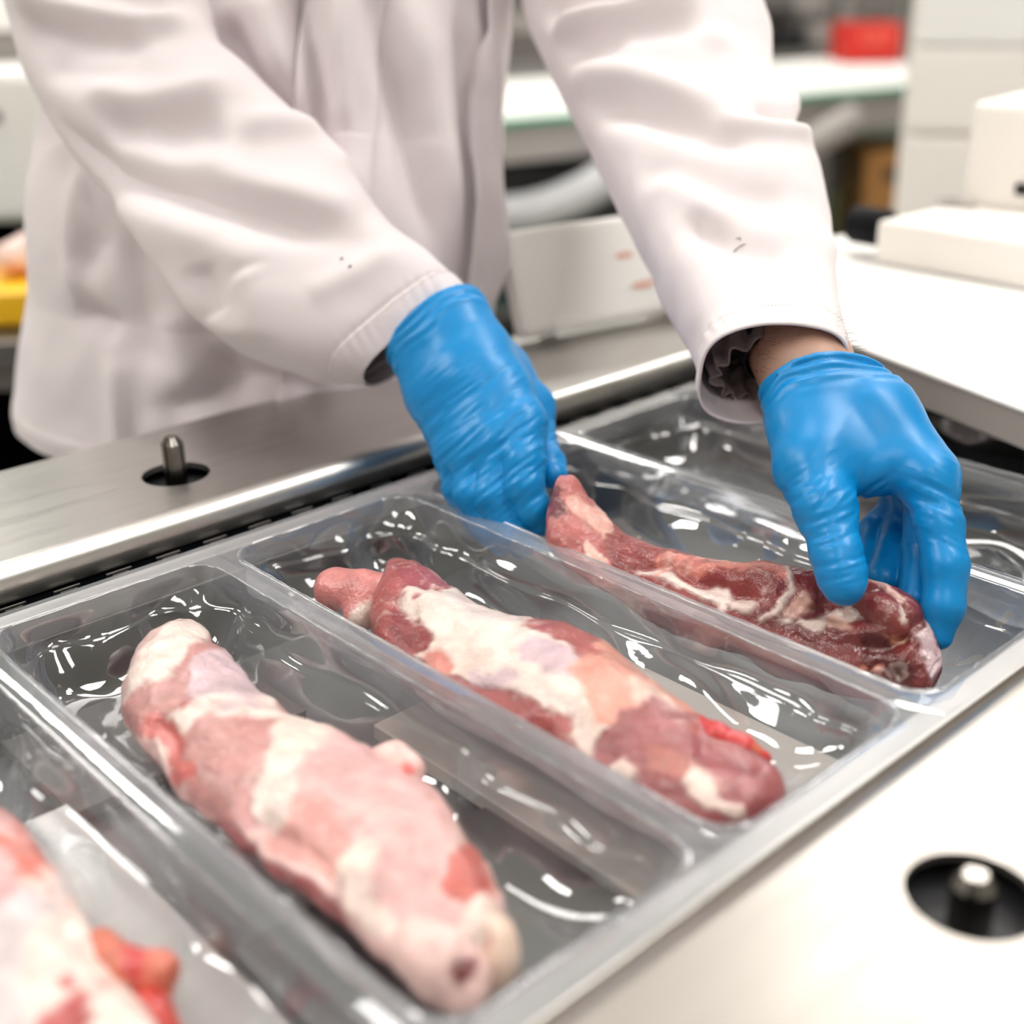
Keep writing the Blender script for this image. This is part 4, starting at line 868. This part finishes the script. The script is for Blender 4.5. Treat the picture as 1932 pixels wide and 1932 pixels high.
Vl, Fl, Ol, fl, s_ = sweep([((-0.7282,0.5422,1.0470), (-0.7125,0.5725,1.0675), .8), ((-0.6985,0.5253,1.0121), (-0.6780,0.5687,1.0448), .75)], 16, 60, cap0=False, cap1=False)
pyobj('shirt_cuff', Vl, Fl, SHIRT, person, True).modifiers.new('t', 'SOLIDIFY').thickness = .001
# trousers and boots
for sy in (-1, 1):
    y = .575 if sy < 0 else .71
    rings = [((-1.13, y, .90), .10), ((-1.12, y + sy * .02, .75), .095), ((-1.11, y + sy * .04, .5), .088), ((-1.14, y + sy * .05, .12), .075)]
    fn = lambda p, c=rings: chain_sdf(p, c, .02) + .004 * fbm(p * 14, 5, 2)
    A = np.array([c[0] for c in rings]); Vt, Qt, _ = surface_nets(fn, A.min(0) - .14, A.max(0) + .14, .016, 1)
    pyobj('trouser_leg', Vt, Qt, TROUSER, person, True)
    ch = [((-1.17, y + sy * .05, .06), .05), ((-1.06, y + sy * .05, .05), .048), ((-.96, y + sy * .05, .04), .04)]
    fn = lambda p, c=ch: np.maximum(chain_sdf(p, c, .02), .002 - p[:, 2])
    A = np.array([c[0] for c in ch]); Vt, Qt, _ = surface_nets(fn, A.min(0) - .07, A.max(0) + .07, .010, 1)
    pyobj('boot', Vt, Qt, M['white'], person, True)

M['steel_reflect_grey'] = mat('warm_reflect_grey', (188, 180, 170), .4, noise=(5, .15))  # flat grey painted in place of what the steel hood front reflects
# ------------------------------------------------------------------ hood over the far end of the machine
HZ = .05
A = (-0.5612,0.8773,0.9800); B = (-0.3724,0.8118,0.9800)
Mh, Lh = frame2(A, B)
hood = thing('machine_hood', A, 'big white steel hood across the far end of the machine right of the cuff', 'machine cover')
box('hood_front', (-.36, 0, -.030), (Lh + .75, .02, -.002), M['steel_reflect_grey'], hood, .003, Mh)
box('hood_top', (-.36, -.002, -.004), (Lh + .75, 1.15, 0), M['whitep'], hood, .002, Mh)
box('hood_side', (-.36, .02, -.03), (-.345, 1.15, -.004), M['steel'], hood, .002, Mh)
for i, (x, y) in enumerate(((.12, .33),)):
    lathe('screw', [(.006, 0), (.006, .004), (.004, .006)], tuple(Mh @ Vector((x * 0 + .07, .36, 0))), M['dark'], hood, 12)

A = (-0.7032,1.1439,0.9800); B = (-0.5365,1.1341,0.9800)
Mb, Lb = frame2(A, B)
lid = thing('flat_box', A, 'flat white box with a black round knob lying on the hood', 'box')
box('shell', (0, 0, .001), (Lb + .55, .36, .044), M['cream'], lid, .004, Mb)
p0 = Mb @ Vector((-.004, .03, .03)); p1 = Mb @ Vector((-.05, .03, .03))
kn = tube('knob', [tuple(p0), tuple(p1)], .0195, M['navy'], lid, 20); bevel(kn, .004, 2)
kn['label'] = 'black round knob'
tube('foot', [tuple(Mb @ Vector((.012, .02, 0))), tuple(Mb @ Vector((.012, .02, .012)))], .008, M['grey'], lid)
A = (-0.6844,1.2728,1.0240); B = (-0.5883,1.2880,1.0240)
Mb, Lb = frame2(A, B)
ctl = thing('control_box', A, 'white box with a black slot behind the flat box, at the right edge', 'box')
box('shell', (0, 0, .0), (Lb + .3, .30, .105), M['cream'], ctl, .006, Mb)
box('slot', (.055, -.004, .016), (Lb + .25, .004, .028), M['black'], ctl, .002, Mb)
tube('cable', [tuple(Mb @ Vector((.0, .02, .0))), tuple(Mb @ Vector((-.02, .0, .004))), tuple(Mb @ Vector((-.01, -.02, .004))), tuple(Mb @ Vector((.02, -.012, .004)))], .003, M['grey2'], ctl)

# upright white tray standing on the back cover
A = (-0.8174,0.7623,0.9475); B = (-0.7799,0.9701,0.9475)
Mt, Lt = frame2(A, B)
Mt = Matrix.Translation((0, 0, .008)) @ Mt @ Matrix.Rotation(math.radians(-20), 4, 'X')
tr = thing('cutting_board', A, 'white cutting board with faint pink smears standing upright behind the two arms', 'board')
box('board', (0, 0, .001), (Lt + .1, .022, .098), M['whitep'], tr, .006, Mt)
for u in (.03, Lt + .05): box('foot', (u, -.004, .0005), (u + .02, .026, .012), M['whitep'], tr, .002, Mt)
SMEAR = mat('pink_smear', (236, 186, 170), .5)
for u, v, r in ((.14, .030, .006), (.16, .034, .004), (.125, .060, .005)):
    bm = bmesh.new(); bmesh.ops.create_circle(bm, cap_ends=True, segments=14, radius=r)
    for i_, v_ in enumerate(bm.verts): v_.co = Mt @ Vector((u + v_.co.x * 2.2 * (1 + .2 * math.sin(i_ * 3)), -.0012, v + v_.co.y * .6))
    bmobj('smear', bm, SMEAR, tr)

# ------------------------------------------------------------------ behind: conveyor, crate, machines, cabinet
A = (-2.7013,2.2743,0.9000); B = (-2.3440,4.0095,0.9000)
Mc, Lc = frame2(A, B)
cv = thing('conveyor', (A[0], A[1], 0), 'long white belt conveyor with a green edge behind the worker', 'conveyor')
box('belt', (-.6, .0, -.012), (Lc + .8, 1.15, 0), M['belt'], cv, .004, Mc)
box('belt_edge', (-.6, -.012, -.022), (Lc + .8, -.001, -.006), M['green'], cv, .002, Mc)
box('side_rail', (-.6, 0.004, -.125), (Lc + .8, .04, -.014), M['grey2'], cv, .004, Mc)
box('side_rail', (-.6, 1.10, -.125), (Lc + .8, 1.14, -.014), M['grey2'], cv, .004, Mc)
for x in (-.4, 1.36, Lc + .6):
    box('leg', (x, .05, -.9), (x + .07, .12, -.06), M['grey'], cv, .003, Mc)
    box('leg', (x, 1.03, -.9), (x + .07, 1.10, -.06), M['grey'], cv, .003, Mc)
box('under_tray', (-.6, .08, -.34), (Lc - .25, 1.05, -.14), M['dark'], cv, .01, Mc)
tag(tube('hose', [(-2.8664,2.2842,0.6628), (-2.7099,2.4367,0.6307), (-2.6110,2.5615,0.6554), (-2.5308,2.6947,0.7260), (-2.4566,2.8553,0.8504)], .055, M['hose'], cv), 'sagging white hose below the belt')
tube('brace', [(-2.4572,3.3151,0.6829), (-2.3349,3.6185,0.8209)], .048, M['grey2'], cv)
A = (-3.0668,4.6330,0.9000); B = (-2.9103,4.7935,0.9000)
Mr, Lr = frame2(A, B)
rc = thing('red_crate', A, 'small bright red plastic crate on the white conveyor', 'crate')
bm = bmesh.new()
for lo, hi in (((0, 0, .001), (Lr, .012, .15)), ((0, .30, .001), (Lr, .312, .15)), ((0, .012, .001), (.012, .30, .15)), ((Lr - .012, .012, .001), (Lr, .30, .15)), ((0, 0, .001), (Lr, .312, .012))):
    add_box(bm, lo, hi, Mr)
bevel(bmobj('shell', bm, M['red'], rc), .006)
bm = bmesh.new()
for u in (.09, .155):
    for k in range(16):
        a0, a1 = 2 * math.pi * k / 16, 2 * math.pi * (k + 1) / 16
        vs = [bm.verts.new(Mr @ Vector((u + r * math.cos(a), -.003, .10 + r * math.sin(a)))) for r, a in ((.030, a0), (.030, a1), (.018, a1), (.018, a0))]; bm.faces.new(vs)
pr_ = bmobj('grip', bm, M['pale_red'], rc); pr_.modifiers.new('t', 'SOLIDIFY').thickness = .006; pr_['label'] = 'pale red ring grips'

def cart(name, A, B, h, depth, m, label, cat, parts=(), z0=0.001):
    Mx, L = frame2(A, B)
    t = thing(name, A, label, cat)
    box('shell', (0, 0, z0), (L, depth, h), m, t, .012, Mx)
    for pn, lo, hi, mm in parts: box(pn, (lo[0] * L, lo[1], lo[2] * h), (hi[0] * L, hi[1], hi[2] * h), mm, t, .004, Mx)
    return t, Mx, L
cart('slicing_machine', (-3.8897,5.0338,0.9000), (-3.7101,5.4528,0.9000), .30, .18, M['grey'], 'dark grey slicing machine on the conveyor left of the red crate', 'machine',
     (('chute', (.05, -.08, .05), (.62, -.01, .34), M['dark']), ('guard', (.15, -.10, .5), (.5, -.01, .62), M['dark']), ('panel', (.55, -.03, .55), (.92, -.01, .95), M['grey2']), ('motor', (.7, -.08, .08), (.98, -.01, .4), M['grey2'])))
cart('weighing_machine', (-3.5665,5.3880,0.9600), (-3.3885,5.5682,0.9600), .34, .4, M['grey2'], 'light grey machine head above the red crate', 'machine',
     (('cover', (.05, -.04, .3), (.95, -.01, .62), M['grey']), ('slot', (.4, -.06, .72), (.8, -.01, .8), M['dark'])), z0=-.055)
# things on the floor beyond the machine, under the conveyor
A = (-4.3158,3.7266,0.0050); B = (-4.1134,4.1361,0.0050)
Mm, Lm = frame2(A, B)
mt_ = box('floor_shade', (-.4, -2.2, .0), (Lm + .3, .1, .012), mat('dark_teal_shade', (16, 52, 48), .6), None, .004, Mm)  # dark sheet painting the conveyor's shadow onto the green floor
tag(mt_, 'dark teal sheet painting the conveyor shadow on the floor beside the white coat', 'painted shade')
for i, (pa, pb, lb) in enumerate((((-3.9483,3.4068,0.0500), (-3.9718,3.7648,0.0500), 'farther grey pipe lying on the dark teal shade sheet'), ((-3.5300,3.0407,0.0500), (-3.5098,3.3244,0.0500), 'nearer grey pipe lying on the dark teal shade sheet'))):
    tag(tube('floor_pipe', [pa, pb], .035, M['grey2'], None), lb, 'pipe', 'grey pipes on the floor')
# stacked trays seen between the coat and the sleeve
A = (-4.0034,3.4339,0.9000); B = (-3.7248,3.8669,0.9000)
Ms, Ls = frame2(A, B)
for i in range(5):
    st = thing('grey_tray', tuple(Ms @ Vector((0, 0, .002 + i * .085))), ['lowest', 'second', 'third', 'fourth', 'topmost'][i] + ' grey tray of the stack between coat and raised sleeve', 'tray', 'stacked grey trays')
    box('tray_body', (.0, .02, .002 + i * .085), (Ls, .5, .058 + i * .085), M['grey'] if i % 2 else M['grey2'], st, .01, Ms)
    box('rim', (-.02, 0, .060 + i * .085), (Ls + .02, .52, .084 + i * .085), M['grey2'] if i % 2 else M['grey'], st, .006, Ms)
    box('contents', (.03, .03, .0585 + i * .085), (Ls - .03, .49, .0865 + i * .085), M['dark'], st, .004, Ms)

# cabinet at the right edge
A = (-1.4901,2.4809,0.7467); B = (-1.1299,2.6484,0.7666)
cab = thing('tall_cabinet', (A[0], A[1], 0), 'tall cream cabinet at the right edge behind the hood', 'cabinet')
Mk, Lk = frame2((A[0], A[1], 0), (B[0], B[1], 0))
box('cabinet_body', (0, 0, .05), (Lk + .5, .6, 2.1), M['cream'], cab, .01, Mk)
box('plinth', (.03, .03, 0), (Lk + .45, .57, .05), M['dark'], cab, 0, Mk)
box('door', (.012, -.02, 1.109), (Lk + .48, -.001, 2.08), M['white'], cab, .006, Mk)
box('door', (.012, -.02, .94), (Lk + .48, -.001, 1.105), M['cream'], cab, .006, Mk)
box('drawer', (.012, -.02, .74), (.30, -.001, .93), M['cream'], cab, .006, Mk)
box('drawer', (.31, -.02, .74), (Lk + .48, -.001, .93), M['cream'], cab, .006, Mk)
box('drawer', (.012, -.02, .08), (Lk + .48, -.001, .73), M['cream'], cab, .006, Mk)
# cardboard boxes below the conveyor end
A = (-2.4387,3.8571,0.3562); B = (-2.3113,3.9953,0.3525)
Mb2, Lb2 = frame2((A[0], A[1], 0), (B[0], B[1], 0))
zz = 0.0
for i, hh in enumerate((.26, .22, .20)):
    cb = thing('cardboard_box', tuple(Mb2 @ Vector((0, 0, zz))), ['lowest', 'middle', 'topmost'][i] + ' brown cardboard box stacked beside the cabinet', 'box', 'cardboard boxes')
    box('carton', (0, 0, zz + .002), (Lb2 + .3, .35, zz + hh), M['brown'], cb, .006, Mb2)
    box('hand_hole', (.07, -.004, zz + hh * .5), (.16, .003, zz + hh * .72), M['dark'], cb, .002, Mb2)
    zz += hh + .002
# left: steel table, yellow crate, white machine
A = (-1.7107,0.5070,0.8300); B = (-1.5805,0.6721,0.8300)
Mt2, Lt2 = frame2(A, B)
tb = thing('steel_table', (A[0], A[1], 0), 'grey steel table behind the worker at the left edge', 'table')
box('table_top', (-.5, 0, -.03), (Lt2 + .15, .52, 0), M['steel_dark'], tb, .004, Mt2)
box('apron', (-.5, .03, -.075), (Lt2 + .15, .06, -.03), M['grey'], tb, .003, Mt2)
box('lower_shelf', (-.5, .06, -.62), (Lt2 + .12, .48, -.60), M['dark'], tb, .003, Mt2)
for x in (-.46, Lt2 + .08):
    for y in (.05, .46): box('leg', (x, y, -.83), (x + .05, y + .05, -.03), M['steel_dark'], tb, .003, Mt2)
box('back_shade_panel', (-.5, .50, -.83), (Lt2 + .12, .515, -.03), M['darkgap'], tb, 0, Mt2)
A = (-1.7641,0.5537,0.8310); B = (-1.6808,0.6621,0.8310)
My, Ly = frame2(A, B)
yc = thing('yellow_crate', A, 'flat yellow crate of meat on the steel table at the left edge', 'crate')
box('crate_shell', (-.1, 0, .001), (Ly + .06, .34, .048), M['yellow'], yc, .006, My)
mc = thing('meat_piece', tuple(My @ Vector((Ly * .8, .1, .05))), 'pale piece of meat lying in the yellow crate at the left edge', 'meat')
lump('meat_body', [(tuple(My @ Vector((Ly * .62, .10, .072))), .026), (tuple(My @ Vector((Ly * .82, .12, .078))), .030), (tuple(My @ Vector((Ly * 1.0, .15, .075))), .026)], (244, 210, 196), [(tuple(My @ Vector((Ly * .7, .06, .06))), .016, (222,140,112))], 71, mc, h=.006)
A = (-2.6958,0.8117,0.8515); B = (-2.4631,1.0643,0.8447)
Mw, Lw = frame2((A[0], A[1], 0), (B[0], B[1], 0))
z0 = (-2.5470,0.9587,0.8242)[2]; z1 = (-2.6329,1.0457,1.1114)[2]
wm = thing('white_machine', (A[0], A[1], 0), 'white boxy machine with a small dark slot behind the left shoulder', 'machine')
box('housing', (-.4, 0, z0), (Lw + .05, .6, z1), M['white'], wm, .02, Mw)
box('slot', (.02, -.006, (-2.6047,1.0171,1.0170)[2]), (Lw - .10, .002, (-2.6107,1.0232,1.0372)[2]), M['dark'], wm, .003, Mw)
box('upper_housing', (-.4, .25, z1 + .06), (Lw + .02, .6, z1 + .13), M['white'], wm, .02, Mw)
box('neck', (-.3, .3, z1), (Lw - .02, .55, z1 + .06), M['grey2'], wm, .01, Mw)
box('base', (-.4, .12, 0), (Lw + .03, .6, z0), M['darkgap'], wm, .01, Mw)  # near-black block stands in for the shaded space under the housing
